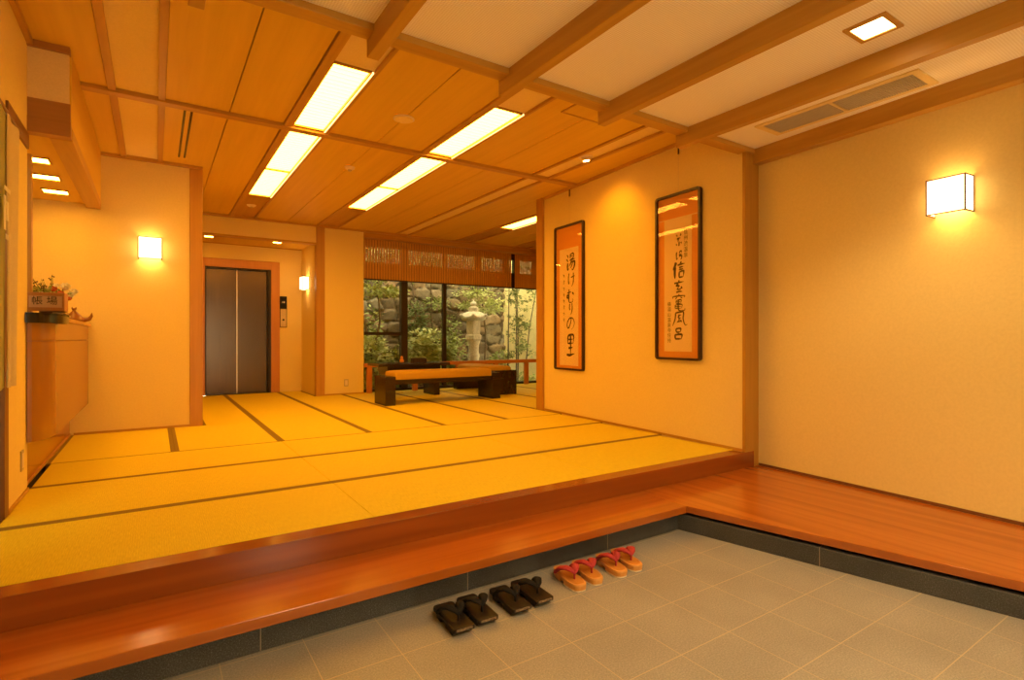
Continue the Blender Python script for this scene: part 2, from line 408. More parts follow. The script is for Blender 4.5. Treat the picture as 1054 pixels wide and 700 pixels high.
# ------------------------------------------------------------------ tatami mats
def mat_x(x0, x1, y0, y1, front, back, label, grp=None):
    t = thing('tatami_mat', label, 'tatami mat', ((x0+x1)/2, (y0+y1)/2, TZ-0.055), 0, grp or 'tatami mats')
    w, h = (x1-x0)/2-0.001, (y1-y0)/2-0.001
    MB().box(-w, w, -h, h, 0, 0.054).build('straw_surface', 'tatami_x', t, bevel=0.003)
    for on, sgn in ((front, -1), (back, 1)):
        if on:
            a, b = sorted((sgn*(h+0.0004), sgn*(h-on)))
            MB().box(-w-.0004, w+.0004, a, b, 0.002, 0.0552).build('cloth_border', 'heri_cloth', t, bevel=0.002)
    return t
def mat_y(x0, x1, y0, y1, left, right, label, grp=None):
    t = thing('tatami_mat', label, 'tatami mat', ((x0+x1)/2, (y0+y1)/2, TZ-0.055), 0, grp or 'tatami mats')
    w, h = (x1-x0)/2-0.001, (y1-y0)/2-0.001
    MB().box(-w, w, -h, h, 0, 0.054).build('straw_surface', 'tatami_y', t, bevel=0.003)
    for on, sgn in ((left, -1), (right, 1)):
        if on:
            a, b = sorted((sgn*(w+0.0004), sgn*(w-on)))
            MB().box(a, b, -h-.0004, h+.0004, 0.002, 0.0552).build('cloth_border', 'heri_cloth', t, bevel=0.002)
    return t
B = 0.031
rows = [(2.792, 3.62, 0, B, 'first row behind the front rail'), (3.62, 4.52, B, 0.026, 'second row'), (4.52, 5.32, 0.026, 0.016, 'third row')]
for y0, y1, a, b, txt in rows:
    xe = 4.095+0.0655*(y0-2.79)
    for x0, x1, side in ((-0.655 if y0 > 4.4 else -0.66, 0.97, 'left end'), (0.97, 2.63, 'middle piece'), (2.63, xe, 'right end by the scroll wall')):
        mat_x(x0, x1, y0, y1, a, b, 'crosswise tatami mat, %s, %s' % (txt, side))
def col(x0, x1, ys, txt, l=B, r=B):
    for i in range(len(ys)-1):
        mat_y(x0, x1, ys[i], ys[i+1], l, r, 'lengthwise straw tatami mat, %s' % txt[i])
col(-0.69, 0.14, [5.32, 6.74], ['beside the reception counter, left of its neighbours'])
col(0.14, 0.97, [5.32, 6.74], ['in front of the wooden corner post by the left wall lamp'])
col(0.435, 0.97, [6.74, 9.15], ['narrow, leading along the post to the elevator'])
col(0.435, 0.97, [9.15, 10.17], ['narrow, before the left elevator door leaf'])
col(0.97, 1.80, [5.32, 6.98, 8.64, 10.17], ['second column, touching the crosswise rows, in line with the elevator', 'second column, middle of the way to the elevator', 'at the right elevator door leaf'])
col(1.80, 2.63, [5.32, 6.98, 8.64, 9.14], ['third column, touching the crosswise rows', 'third column, left of the front bench', 'short piece at the foot of the post right of the elevator'])
col(1.80, 2.20, [9.16, 10.18], ['narrow, under the elevator call panel'])
col(2.63, 3.44, [5.32, 6.98, 8.64, 9.28], ['fourth column, in front of the black bench', 'under the left half of the black bench', 'short piece by the left railing post'])
col(3.44, 4.262, [5.32, 6.98, 8.64, 9.28], ['by the far end of the scroll wall', 'under the right half of the black bench', 'short piece under the black table by the railing'])
col(4.262, 5.10, [5.95, 6.98, 8.64, 9.28], ['just past the end of the scroll wall', 'under the rear bench', 'short piece behind the rear bench at the railing'])
col(5.10, 5.94, [5.95, 6.98, 8.64, 9.28], ['beyond the scroll wall, second from its end', 'right of the rear bench', 'short piece along the railing right of the rear bench'])
col(5.94, 6.78, [5.95, 6.98, 8.64, 9.28], ['beyond the scroll wall, third from its end', 'in front of the right railing post', 'short piece at the right railing post'])

# ------------------------------------------------------------------ walls
def wm(y): return 4.15+0.0655*(y-3.62)
structure(slab((wx(2.80), 2.80), (wx(-2.4), -2.4), -0.15, 0.0, 3.2).build('wall_right', 'plaster'))
structure(slab((wx(2.668)-0.006, 2.668), (wx(-1.0)-0.006, -1.0), -0.02, SZ, SZ+0.021).build('baseboard_right', 'jamb_wood'))
structure(slab((wm(5.72), 5.72), (wm(2.705), 2.705), -0.14, TZ-0.05, 3.12).build('wall_scrolls', 'plaster'))
structure(slab((wm(5.72)-0.008, 5.72), (wm(2.705)-0.008, 2.705), -0.02, TZ, TZ+0.022).build('baseboard_scrolls', 'trim_y'))
structure(MB().box(4.25, 4.44, 5.722, 5.85, TZ-0.05, 3.10).build('pillar_wall_end', 'trim_z', bevel=0.004))
structure(MB().box(4.084, 4.292, 2.674, 2.704, SZ, 2.90).box(4.10, 4.285, 2.704, 2.80, SZ, 2.90).build('pillar_right', 'trim_z', bevel=0.004))
structure(MB().box(-2.2, 0.31, 6.75, 6.90, 0.0, 3.12).build('wall_lamp', 'plaster'))
structure(MB().box(-0.66, 0.31, 6.735, 6.75, TZ, TZ+0.022).build('baseboard_lamp', 'trim_x'))
structure(MB().box(0.31, 0.432, 6.742, 6.90, TZ-0.02, 3.11).build('pillar_left', 'trim_z', bevel=0.004))
structure(MB().box(0.30, 0.425, 6.90, 10.4, 0.0, 3.12).build('wall_corridor', 'plaster'))
# left wall (front part) and reception office behind the counter
structure(MB().box(-0.82, -0.66, 3.895, 4.447, 0.0, 3.12).build('wall_left', 'plaster'))
structure(MB().box(-0.82, -0.66, 1.8, 3.895, 2.30, 3.12).build('wall_left_upper', 'plaster'))
structure(MB().box(-0.82, -0.66, 1.8, 2.95, 0.0, 2.30).build('wall_left_near', 'plaster'))
structure(MB().box(-0.668, -0.651, 3.895, 4.447, TZ, TZ+0.022).build('baseboard_left', 'trim_y'))
structure(MB().box(-0.80, -0.652, 3.80, 3.894, TZ, 2.405).build('door_jamb', 'jamb_wood', bevel=0.003))
structure(MB().box(-0.80, -0.648, 3.86, 4.43, 2.405, 2.50).build('door_lintel', 'jamb_wood', bevel=0.003))  # dark wood colour carries the shadow on the lintel face
structure(MB().box(-0.90, -0.662, 2.95, 3.895, 0.1, TZ+0.004).build('door_threshold', 'threshold'))
structure(MB().box(-0.765, -0.715, 4.97, 5.02, TZ+1.0905, 2.52).build('pillar_counter', 'trim_z', bevel=0.003))
structure(MB().box(-2.2, -2.1, 1.8, 6.75, 0.0, 3.12).build('wall_office', 'plaster'))
structure(MB().box(-2.1, -0.82, 1.8, 1.9, 0.0, 3.12).build('wall_office_near', 'plaster'))
# porch shell behind and left of the camera
structure(MB().box(-1.05, -0.92, -2.4, 2.75, 0.0, 3.12).build('wall_porch_left', 'plaster'))
structure(MB().box(-1.05, 0.9, -2.55, -2.4, 0.0, 3.12).box(1.85, 4.3, -2.55, -2.4, 0.0, 3.12).box(0.9, 1.85, -2.55, -2.4, 2.25, 3.12).build('wall_entrance', 'plaster'))  # doorway in this unseen wall is added to let daylight in
dm = MB().box(0.9, 0.96, -2.52, -2.44, 0, 2.25).box(1.79, 1.85, -2.52, -2.44, 0, 2.25).box(0.96, 1.79, -2.52, -2.44, 2.19, 2.25)  # unseen entrance door, added to supply daylight to the porch
dm.box(0.96, 1.79, -2.51, -2.45, 0.9, 0.96)
structure(dm.build('door_frame_added', 'dark_wood'))
structure(MB().box(0.96, 1.79, -2.485, -2.477, 0.01, 2.19).build('door_pane_added', 'window_glass'))
structure(MB().box(-3, 7, -9, -2.55, -0.12, -0.02).build('ground_bounce', 'bounce_paving'))  # unseen paving added to bounce daylight up to the porch ceiling
# elevator alcove
structure(MB().box(0.425, 2.20, 9.15, 9.27, 2.79, 3.12).build('wall_alcove_head', 'plaster'))
structure(MB().box(0.425, 2.20, 9.138, 9.28, 2.775, 2.80).build('trim_alcove_head', 'trim_x'))
structure(MB().box(0.425, 2.20, 9.28, 10.2, 2.83, 2.90).build('ceiling_alcove', 'ceiling_wood'))
structure(MB().box(2.20, 2.32, 9.26, 10.4, TZ-0.02, 3.12).build('wall_alcove_right', 'plaster'))
structure(MB().box(2.20, 2.335, 9.13, 9.26, TZ-0.02, 3.11).build('pillar_alcove', 'trim_z', bevel=0.004))
structure(MB().box(2.335, 2.99, 9.15, 9.65, TZ-0.02, 3.11).build('wall_garden_left', 'plaster'))
structure(MB().box(2.335, 2.99, 9.146, 9.16, 1.215, 1.222).build('trim_seam', 'plaster_pale'))
structure(MB().box(2.335, 2.99, 9.138, 9.15, TZ, TZ+0.022).build('baseboard_garden', 'trim_x'))
structure(MB().box(0.425, 0.565, 10.20, 10.4, TZ-0.02, 2.85).build('wall_elevator_left', 'plaster'))
structure(MB().box(1.835, 2.2, 10.20, 10.4, TZ-0.02, 2.85).build('wall_elevator_right', 'plaster'))
structure(MB().box(0.565, 1.835, 10.20, 10.4, 2.575, 2.85).build('wall_elevator_head', 'plaster'))
structure(MB().box(0.565, 1.835, 10.40, 10.44, TZ-0.02, 2.60).build('wall_elevator_shaft', 'dark_gap'))
structure(MB().box(0.425, 2.2, 10.185, 10.20, 2.812, 2.83).build('trim_alcove', 'trim_x'))
# lobby right-hand shell
structure(MB().box(7.30, 7.45, 5.7, 9.65, 0.0, 3.12).build('wall_lobby_right', 'plaster'))
structure(MB().box(4.44, 7.45, 5.72, 5.85, 0.0, 3.12).build('wall_lobby_near', 'plaster'))

# elevator
el = thing('elevator', 'brushed steel two-leaf elevator door in an orange wooden surround', 'elevator', (1.19, 10.2, TZ))
f = MB().box(-0.62, -0.505, -0.02, 0.10, 0, 2.275).box(0.50, 0.64, -0.02, 0.10, 0, 2.275).box(-0.505, 0.50, -0.02, 0.10, 2.135, 2.275)
f.build('surround', 'door_wood', el, bevel=0.004)
f = MB().box(-0.505, -0.485, 0.0, 0.16, 0, 2.135).box(0.455, 0.50, 0.0, 0.16, 0, 2.135).box(-0.485, 0.455, 0.0, 0.16, 2.115, 2.135).box(-0.485, 0.455, 0.0, 0.16, -0.02, 0.004)
f.build('jamb', 'steel_dark', el)
MB().box(-0.485, -0.030, 0.10, 0.14, 0.004, 2.115).build('door_leaf', 'elevator_steel', el, bevel=0.003)
MB().box(-0.014, 0.455, 0.10, 0.14, 0.004, 2.115).build('door_leaf', 'elevator_steel', el, bevel=0.003)
MB().box(-0.030, -0.014, 0.097, 0.13, 0.004, 2.115).build('edge_strip', 'steel_light', el)
cp = thing('elevator_call_panel', 'narrow elevator call panel with black display above a brass plate', 'call panel', (1.89, 10.2, 1.43))  # elevator call panel mounted on the wall beside the doors
MB().box(-0.06, 0.06, -0.016, 0, 0, 0.55).build('back_plate', 'steel_dark', cp, bevel=0.003)
dsp = MB().box(-0.052, 0.052, -0.024, -0.016, 0.335, 0.542).build('display', 'black_gloss', cp, bevel=0.002)
bpl = MB().box(-0.048, 0.048, -0.022, -0.016, 0.010, 0.325).build('button_plate', 'brass_panel', cp, bevel=0.002)
MB().lathe([(0.018, 0), (0.018, 0.01), (0.012, 0.014)], 16, Matrix.Translation((0, -0.022, 0.135)) @ Matrix.Rotation(PI/2, 4, 'X')).build('button', 'steel_dark', bpl, smooth=30)
MB().box(-0.02, -0.006, -0.0265, -0.024, 0.43, 0.46).box(0.004, 0.02, -0.0265, -0.024, 0.43, 0.46).build('indicator', 'steel_light', dsp)

# ------------------------------------------------------------------ porch ceiling
structure(MB().box(-1.05, 4.45, -2.55, 2.66, 2.822, 2.95).build('ceiling_porch', 'woven_panel'))
for bx in (-0.68, 0.12, 0.92, 1.73, 2.53, 3.33):
    structure(MB().box(bx, bx+0.064, -2.4, 2.768, 2.70, 2.835).build('ceiling_beam', 'trim_y', bevel=0.004))
structure(slab((wx(2.768)+0.001, 2.768), (wx(-2.4)+0.001, -2.4), 0.085, 2.70, 2.835).build('ceiling_beam', 'trim_y', bevel=0.004))
structure(MB().box(-1.0, 4.2, 2.652, 2.752, 2.785, 3.13).build('ceiling_beam_cross', 'trim_x', bevel=0.004))

# ------------------------------------------------------------------ inner ceiling
structure(MB().box(-2.2, 7.5, 2.70, 10.45, 3.13, 3.3).build('ceiling', 'dark_gap'))
pan = MB()
g = 0.004
YA, YB, YC, YD = 2.752, 4.965, 5.055, 9.14
def panel_row(x0, x1, y0, y1, z=CEIL): pan.box(x0+g, x1-g, y0+g, y1-g, z, z+0.03)
spans = [(-0.655, -0.29), (0.065, 0.51), (0.51, 0.925), (1.30, 1.75), (1.75, 2.20), (2.56, 3.03), (3.03, 3.545), (3.80, 4.29), (4.29, 4.76), (5.07, 5.55), (5.55, 6.02), (6.34, 6.83), (6.83, 7.3)]
for a, b in spans:
    if b <= 4.3: panel_row(a, b, YA, YB)
    panel_row(a, b, YC if b <= 4.3 else 5.85, YD if a > 0.4 else 6.75)
pan.box(0.436, 0.506, 6.75, YD, CEIL, CEIL+0.03)
structure(pan.build('ceiling_panels', 'ceiling_wood'))
structure(MB().box(-0.66, 4.30, YB, YC, CEIL-0.028, CEIL+0.03).build('trim_cross', 'trim_x', bevel=0.003))
structure(MB().box(0.43, 7.3, 9.10, 9.15, CEIL-0.03, CEIL+0.03).build('trim_far', 'trim_x', bevel=0.003))
structure(MB().box(-0.66, 0.43, 6.71, 6.75, CEIL-0.03, CEIL+0.03).build('trim_lamp_wall', 'trim_x', bevel=0.003))
structure(MB().box(-0.66, -0.63, 2.76, 4.447, CEIL-0.035, CEIL+0.03).build('trim_left', 'trim_y', bevel=0.003))
structure(slab((wm(5.7), 5.70), (wm(2.8), 2.80), 0.03, CEIL-0.03, CEIL+0.03).build('trim_scrolls', 'trim_y', bevel=0.003))
# pale lanes between timber strips
pale = MB(); strips = MB()
def lane(x0, x1, segs, t=0.045):
    for y0, y1 in segs: pale.box(x0+t, x1-t, y0, y1, CEIL+0.006, CEIL+0.03)
def strip(x, y0, y1, t): strips.box(x, x+t, y0, y1, CEIL-0.016, CEIL+0.03)
for (y0, y1) in ((YA, YB), (YC, 6.75)):
    strip(-0.29, y0, y1, 0.05); strip(0.022, y0, y1, 0.045)
    pale.box(-0.24, 0.022, y0, y1, CEIL+0.006, CEIL+0.03)
for (y0, y1) in ((YA, YB), (YC, 9.1)):
    strip(3.545, y0, y1, 0.035); strip(3.775, y0, y1, 0.035)
    pale.box(3.58, 3.775, y0, y1, CEIL+0.006, CEIL+0.03)
LANES = [1.0, 2.27, 4.80, 6.07]           # left edge of the diffuser in each light lane
for lx in LANES:
    far = lx > 4
    for (y0, y1) in (((YA, YB), (YC, 9.1)) if not far else ((5.85, 9.1),)):
        strip(lx-0.072, y0, y1, 0.065); strip(lx+0.272, y0, y1, 0.026)
    if not far: pale.box(lx-0.007, lx+0.272, YA, 3.67, CEIL+0.006, CEIL+0.03)
    pan2 = MB().box(lx-0.007, lx+0.272, 7.66 if lx < 6 else 5.85, 9.1, CEIL+0.004, CEIL+0.03)
    structure(pan2.build('ceiling_lane_end', 'trim_y'))
structure(pale.build('ceiling_pale_panels', 'plaster_pale'))
structure(strips.build('trim_strips', 'trim_y', bevel=0.002))

# lane lights
def lane_light(lx, y0, y1, label):
    L = y1-y0
    t = thing('ceiling_light', label, 'ceiling light', (lx, (y0+y1)/2, CEIL), 0, 'fluorescent lane lights in the ceiling')
    h = L/2
    fr = MB().box(-0.007, 0.258, -h, -h+0.022, -0.006, 0.028).box(-0.007, 0.258, h-0.022, h, -0.006, 0.028)
    fr.box(-0.007, 0.004, -h, h, -0.006, 0.028).box(0.249, 0.259, -h, h, -0.010, 0.028)
    fr.build('light_frame', 'trim_y', t)
    dfz = MB().box(0.004, 0.249, -h+0.022, h-0.022, 0.006, 0.02).build('diffuser', 'lane_light', t)
    sl = MB(); n = int((L-0.05)/0.062)
    for i in range(1, n): 
        y = -h+0.022+(L-0.044)*i/n
        sl.box(0.004, 0.249, y-0.0015, y+0.0015, 0.000, 0.006)
    sl.build('louver', 'louver_blade', dfz)
    MB().box(0.260, 0.272, -h, h, -0.011, -0.001).build('glowing_reveal', 'reveal_glow', t)  # no lamp: emission stands for diffuser light on the trim's inner side
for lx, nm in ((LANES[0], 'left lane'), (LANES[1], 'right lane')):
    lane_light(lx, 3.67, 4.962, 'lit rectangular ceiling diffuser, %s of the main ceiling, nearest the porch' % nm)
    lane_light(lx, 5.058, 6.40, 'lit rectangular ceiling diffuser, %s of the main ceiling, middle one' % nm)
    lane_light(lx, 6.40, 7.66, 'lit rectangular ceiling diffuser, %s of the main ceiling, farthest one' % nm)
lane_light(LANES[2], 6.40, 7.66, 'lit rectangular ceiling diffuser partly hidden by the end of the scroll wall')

# small ceiling fittings
o = thing('ceiling_speaker', 'round pale ceiling speaker disc between the two light lanes', 'speaker', (1.749, 4.302, CEIL))
MB().lathe([(0.088, 0.0), (0.090, -0.006), (0.080, -0.012), (0.0, -0.012)][::-1], 32).build('rim', 'white_plastic', o, smooth=40)
MB().lathe([(0.074, -0.012), (0.074, -0.015), (0.0, -0.016)][::-1], 32).build('grille', 'plaster_pale', o, smooth=40)
o = thing('smoke_detector', 'small white smoke detector on the wooden ceiling between the light lanes', 'smoke detector', (1.757, 5.845, CEIL))
MB().lathe([(0.0, -0.030), (0.030, -0.030), (0.048, -0.018), (0.055, 0.0)], 24).build('base', 'white_plastic', o, smooth=40)
MB().lathe([(0.0, -0.046), (0.018, -0.044), (0.022, -0.030), (0.0, -0.029)], 16).build('sensor_cap', 'vent_metal', o, smooth=40)
o = thing('smoke_detector', 'small round detector at the far end of the left light lane', 'smoke detector', (1.12, 8.28, CEIL+0.004))
MB().lathe([(0.0, -0.026), (0.034, -0.026), (0.055, -0.012), (0.062, 0.0)], 24).build('base', 'white_plastic', o, smooth=40)
MB().lathe([(0.0, -0.040), (0.018, -0.038), (0.022, -0.026), (0.0, -0.025)], 16).build('sensor_cap', 'vent_metal', o, smooth=40)
o = thing('ceiling_hatch', 'square access hatch outlined in the ceiling behind the porch cross beam', 'hatch', (2.97, 3.26, CEIL))
MB().box(-0.19, 0.19, -0.19, 0.19, -0.004, 0.0).build('hatch_panel', 'ceiling_wood', o)
MB().box(-0.205, 0.205, 0.19, 0.205, -0.008, 0).box(-0.205, 0.205, -0.205, -0.19, -0.008, 0).box(-0.205, -0.19, -0.19, 0.19, -0.008, 0).box(0.19, 0.205, -0.19, 0.19, -0.008, 0).build('hatch_frame', 'trim_x', o)
o = thing('slot_diffuser', 'pair of narrow black air slots in the ceiling left of the light lanes', 'air diffuser', (0.227, 5.78, CEIL))
for sx in (-0.024, 0.024):
    MB().box(sx-0.009, sx+0.009, -0.70, 0.70, -0.002, 0.004).build('air_slot', 'black_gloss', o)
# eyeball spotlight aimed at the scroll wall
sp = thing('spotlight', 'small recessed eyeball spotlight shining on the scroll wall', 'spotlight', (3.68, 4.20, CEIL+0.006))
Mx = Matrix.Translation((0, 0, -0.008)) @ Matrix.Rotation(math.radians(-8), 4, 'Y')
MB().lathe([(0.075, 0.0), (0.077, -0.006), (0.058, -0.012), (0.055, 0.0)], 28).build('trim_ring', 'white_plastic', sp, smooth=40)
eyb = MB().lathe([(0.052, 0.02), (0.050, -0.02), (0.040, -0.034), (0.034, -0.034), (0.030, -0.012), (0.030, 0.0)], 24, Mx, cap=False).build('eyeball', 'white_plastic', sp, smooth=40)
MB().lathe([(0.0, -0.038), (0.022, -0.036), (0.032, -0.031), (0.032, -0.028), (0.0, -0.028)], 20, Mx).build('lens', 'bulb_light', eyb, smooth=40)
ld = bpy.data.lights.new('spot_beam', 'SPOT'); ld.energy = 30; ld.color = (1.0, 0.34, 0.0); ld.spot_size = math.radians(110); ld.spot_blend = 0.9; ld.shadow_soft_size = 0.03
lo = bpy.data.objects.new('spot_beam', ld); COL.objects.link(lo); lo.location = (3.70, 4.20, CEIL-0.05)
lo.rotation_euler = (Vector((4.19, 4.35, 2.10))-lo.location).to_track_quat('-Z', 'Y').to_euler()

# porch downlights and air grille
def square_light(name, label, loc, hx, hy, fr=0.024, mat='downlight', group=None, wood_m='trim_x'):
    t = thing(name, label, 'downlight', loc, 0, group)
    m = MB().box(-hx-fr, -hx, -hy-fr, hy+fr, -0.010, 0.0).box(hx, hx+fr, -hy-fr, hy+fr, -0.010, 0.0).box(-hx, hx, -hy-fr, -hy, -0.010, 0.0).box(-hx, hx, hy, hy+fr, -0.010, 0.0)
    m.build('light_frame', wood_m, t)
    MB().box(-hx, hx, -hy, hy, -0.004, 0.0).build('diffuser', mat, t)
    return t
square_light('porch_downlight', 'square lit downlight in the woven porch ceiling near the air grille', (3.05, 1.285, 2.822), 0.078, 0.075, mat='porch_lamp')
def down_beam(x, y, z, e, c, ang):
    q = bpy.data.lights.new('down_beam', 'SPOT'); q.energy = e; q.color = c; q.spot_size = math.radians(ang); q.spot_blend = 0.6; q.shadow_soft_size = 0.07
    p = bpy.data.objects.new('down_beam', q); COL.objects.link(p); p.location = (x, y, z)
PORCHC = (1.0, 0.66, 0.30)
down_beam(3.05, 1.285, 2.80, 105, PORCHC, 125)
for px, py in ((1.45, 0.3), (2.1, -1.2), (0.4, -1.4)):  # unseen lamps added to supply the porch with light
    down_beam(px, py, 2.80, 150, PORCHC, 125)
    square_light('porch_downlight', 'added square downlight in the woven porch ceiling, out of view, lighting the porch', (px, py, 2.822), 0.078, 0.075, mat='porch_lamp', group='added porch downlights out of view')
v = thing('air_grille', 'long pale louvred air-conditioning grille in the porch ceiling by the wall', 'air vent', (3.88, 1.85, 2.822))
MB().box(-0.15, 0.15, -0.52, -0.475, -0.012, 0).box(-0.15, 0.15, 0.475, 0.52, -0.012, 0).box(-0.15, -0.115, -0.475, 0.475, -0.012, 0).box(0.115, 0.15, -0.475, 0.475, -0.012, 0).box(-0.115, 0.115, -0.008, 0.008, -0.012, 0).build('grille_frame', 'plaster_pale', v, bevel=0.002)
m = MB()
for i in range(66):
    y = -0.468+i*0.0144
    if abs(y) < 0.012: continue
    m.box(-0.115, 0.115, -0.0045, 0.0045, -0.004, 0.004, Matrix.Translation((0, y, -0.006)) @ Matrix.Rotation(0.5, 4, 'X'))
m.build('slats', 'vent_metal', v)
MB().box(-0.115, 0.115, -0.475, 0.475, -0.0015, -0.0005).build('duct', 'vent_dark', v)

# ------------------------------------------------------------------ reception soffit, counter
s = MB().box(-2.1, -0.455, 4.47, 6.75, 2.56, 3.10)
structure(s.build('ceiling_soffit', 'ceiling_wood'))
structure(MB().box(-0.82, -0.458, 4.447, 4.475, 2.735, 3.06).build('wall_soffit', 'plaster_pale'))
structure(MB().box(-0.66, -0.452, 4.42, 4.475, 3.05, 3.10).build('trim_soffit_top', 'header_wood'))
structure(MB().box(-0.82, -0.452, 4.442, 4.50, 2.62, 2.735).build('trim_soffit_head', 'header_wood'))
structure(MB().box(-0.82, -0.450, 4.436, 4.52, 2.522, 2.62).build('trim_soffit_lintel', 'header_wood'))
structure(MB().box(-0.565, -0.447, 4.52, 6.742, 2.52, 2.60).build('trim_soffit_side', 'trim_y', bevel=0.003))
structure(MB().box(-0.458, -0.450, 4.475, 6.742, 2.605, 3.085).build('trim_soffit_face', 'ceiling_wood'))
for i, (y, txt) in enumerate(((5.26, 'nearest'), (5.78, 'middle'), (6.31, 'farthest'))):
    square_light('counter_downlight', 'small square downlight under the soffit above the counter, %s of three' % txt, (-0.745, y, 2.56), 0.085, 0.065, 0.012, group='downlights over the counter')

ct = thing('reception_counter', 'wall-side wooden reception counter with a rounded near corner and recessed base', 'counter', (-0.66, 5.6, TZ))
def counter_poly(inset, xb=-1.15):
    x0 = -0.547-inset; yn = 4.400+inset
    pts = [(x0, 6.735), (x0, 4.755)]
    for i in range(1, 9):
        a = PI/2*i/8
        pts.append((-0.655+(x0+0.655)*math.cos(a), 4.755-(4.755-yn)*math.sin(a)))
    pts.append((-0.655, 4.452)); pts.append((xb, 4.452)); pts.append((xb, 6.735))
    return [(x+0.66, y-5.6) for x, y in pts]
MB().prism(counter_poly(0.0), 0.305, 0.925).build('front_panel', 'counter_wood', ct, smooth=25)
MB().prism(counter_poly(0.0), 0.930, 1.062).build('fascia', 'counter_wood', ct, smooth=25)
MB().prism(counter_poly(0.012), 0.915, 0.94).build('shadow_gap', 'jamb_wood', ct)
MB().prism(counter_poly(-0.022), 1.062, 1.09).build('counter_top', 'counter_top', ct, bevel=0.003)
MB().box(-0.49, -0.03, -1.145, 1.135, 0, 0.305).build('toe_kick', 'step_y', ct)
MB().box(-0.03, -0.022, -1.145, 1.135, 0, 0.02).build('plinth_strip', 'trim_y', ct)

CT = TZ+1.09
tr = thing('lacquer_tray', 'black lacquer tray hooked over the rounded near end of the counter under the sign', 'tray', (-0.66, 5.6, TZ))
def near_end(inset, ymax=4.81):
    return [p for p in counter_poly(inset) if p[1]+5.6 < ymax and p[0] > -0.0125-0.02 and p[1]+5.6 < ymax]
a_ = [(0.113+0.024, 4.82-5.6)]+near_end(-0.024)[:9]; b_ = [(0.113+0.050, 4.82-5.6)]+near_end(-0.050)[:9]
MB().prism(b_+a_[::-1], 1.040, 1.100).build('tray_lip', 'lacquer', tr, smooth=30)
MB().prism(b_+[(-0.012+0.0, -1.146), (-0.05, -1.146), (-0.05, 4.82-5.6)], 1.0905, 1.102).build('tray_base', 'lacquer', tr)
for i, (zz, dx) in enumerate(((0.0, 0.0), (0.019, -0.012))):
    b = thing('guest_book', 'thin black guest book beside the tray on the counter, %s' % ('bottom of two' if i == 0 else 'top of two'), 'book', (-0.545+dx, 4.955, CT+zz), 0.02)
    MB().box(-0.035, 0.035, -0.10, 0.10, 0.003, 0.015).build('pages', 'paper_edge', b)
    MB().box(-0.037, 0.037, -0.103, 0.102, 0.0, 0.003).box(-0.037, 0.037, -0.103, 0.102, 0.015, 0.018).build('covers', 'lacquer', b)

# sign box reading the two characters for the front desk
def text_mesh(body, size, name, mat, parent, M, thick=0.0008, spacing=None, vertical=False):
    cu = bpy.data.curves.new(name, 'FONT')
    cu.body = '\n'.join(body) if vertical else body
    cu.size = size; cu.extrude = thick; cu.align_x = 'CENTER'; cu.align_y = 'CENTER'; cu.space_line = 1.06 if vertical else 1.0
    if spacing: cu.space_character = spacing
    tmp = bpy.data.objects.new(name+'_src', cu); COL.objects.link(tmp)
    bpy.context.view_layer.update()
    me = bpy.data.meshes.new_from_object(tmp.evaluated_get(bpy.context.evaluated_depsgraph_get()))
    bpy.data.objects.remove(tmp); bpy.data.curves.remove(cu)
    me.transform(M); me.materials.clear(); me.materials.append(MATS[mat]); me.name = name
    o = bpy.data.objects.new(name, me); COL.objects.link(o); o.parent = parent
    return o
RX = Matrix.Rotation(PI/2, 4, 'X')
sg = thing('desk_sign', 'wooden box sign with two dark characters on the counter tray', 'sign', (-0.620, 4.84, CT+0.042), -0.10)
MB().box(-0.105, 0.10, 0.0, 0.09, 0, 0.125).build('sign_box', 'sign_wood', sg, bevel=0.003)
sbd = MB().box(-0.090, 0.086, -0.004, 0.0, 0.024, 0.102).build('sign_board', 'sign_face', sg)
m = MB().box(-0.105, 0.10, -0.010, 0.0, 0.102, 0.125).box(-0.105, 0.10, -0.010, 0.0, 0.0, 0.024).box(-0.105, -0.090, -0.010, 0.0, 0.024, 0.102).box(0.086, 0.10, -0.010, 0.0, 0.024, 0.102)
m.build('sign_frame', 'sign_wood', sg, bevel=0.002)
text_mesh('帳 場', 0.062, 'characters', 'ink', sbd, Matrix.Translation((-0.008, -0.005, 0.066)) @ RX)

# carved ornament
orn = thing('carved_ornament', 'brown carved wooden ornament with domed middle, crown knob and upturned end on the counter', 'ornament', (-0.585, 6.0, CT+0.0006))
MB().lathe([(0.0, 0.0), (0.066, 0.0), (0.074, 0.012), (0.068, 0.030), (0.050, 0.052), (0.030, 0.072), (0.016, 0.088), (0.010, 0.098), (0.0, 0.099)], 24).build('dome', 'carving_wood', orn, smooth=50)
MB().lathe([(0.0, 0.094), (0.012, 0.096), (0.017, 0.106), (0.014, 0.114), (0.0, 0.116)], 16).tube([(-0.011, 0, 0.110), (-0.013, 0, 0.117), (-0.012, 0, 0.124)], [0.007, 0.006, 0.002]).tube([(0.011, 0, 0.110), (0.013, 0, 0.117), (0.012, 0, 0.124)], [0.007, 0.006, 0.002]).build('knob', 'carving_wood', orn, smooth=60)
MB().tube([(0.03, 0, 0.018), (0.075, 0, 0.016), (0.105, 0, 0.024), (0.120, 0, 0.048), (0.122, 0, 0.076)], [0.022, 0.022, 0.018, 0.012, 0.003], 12).build('upturned_end', 'carving_wood', orn, smooth=60)
MB().tube([(-0.03, 0, 0.016), (-0.075, 0, 0.015), (-0.100, 0, 0.028), (-0.112, 0, 0.040)], [0.020, 0.017, 0.012, 0.004], 12).build('tail', 'carving_wood', orn, smooth=60)

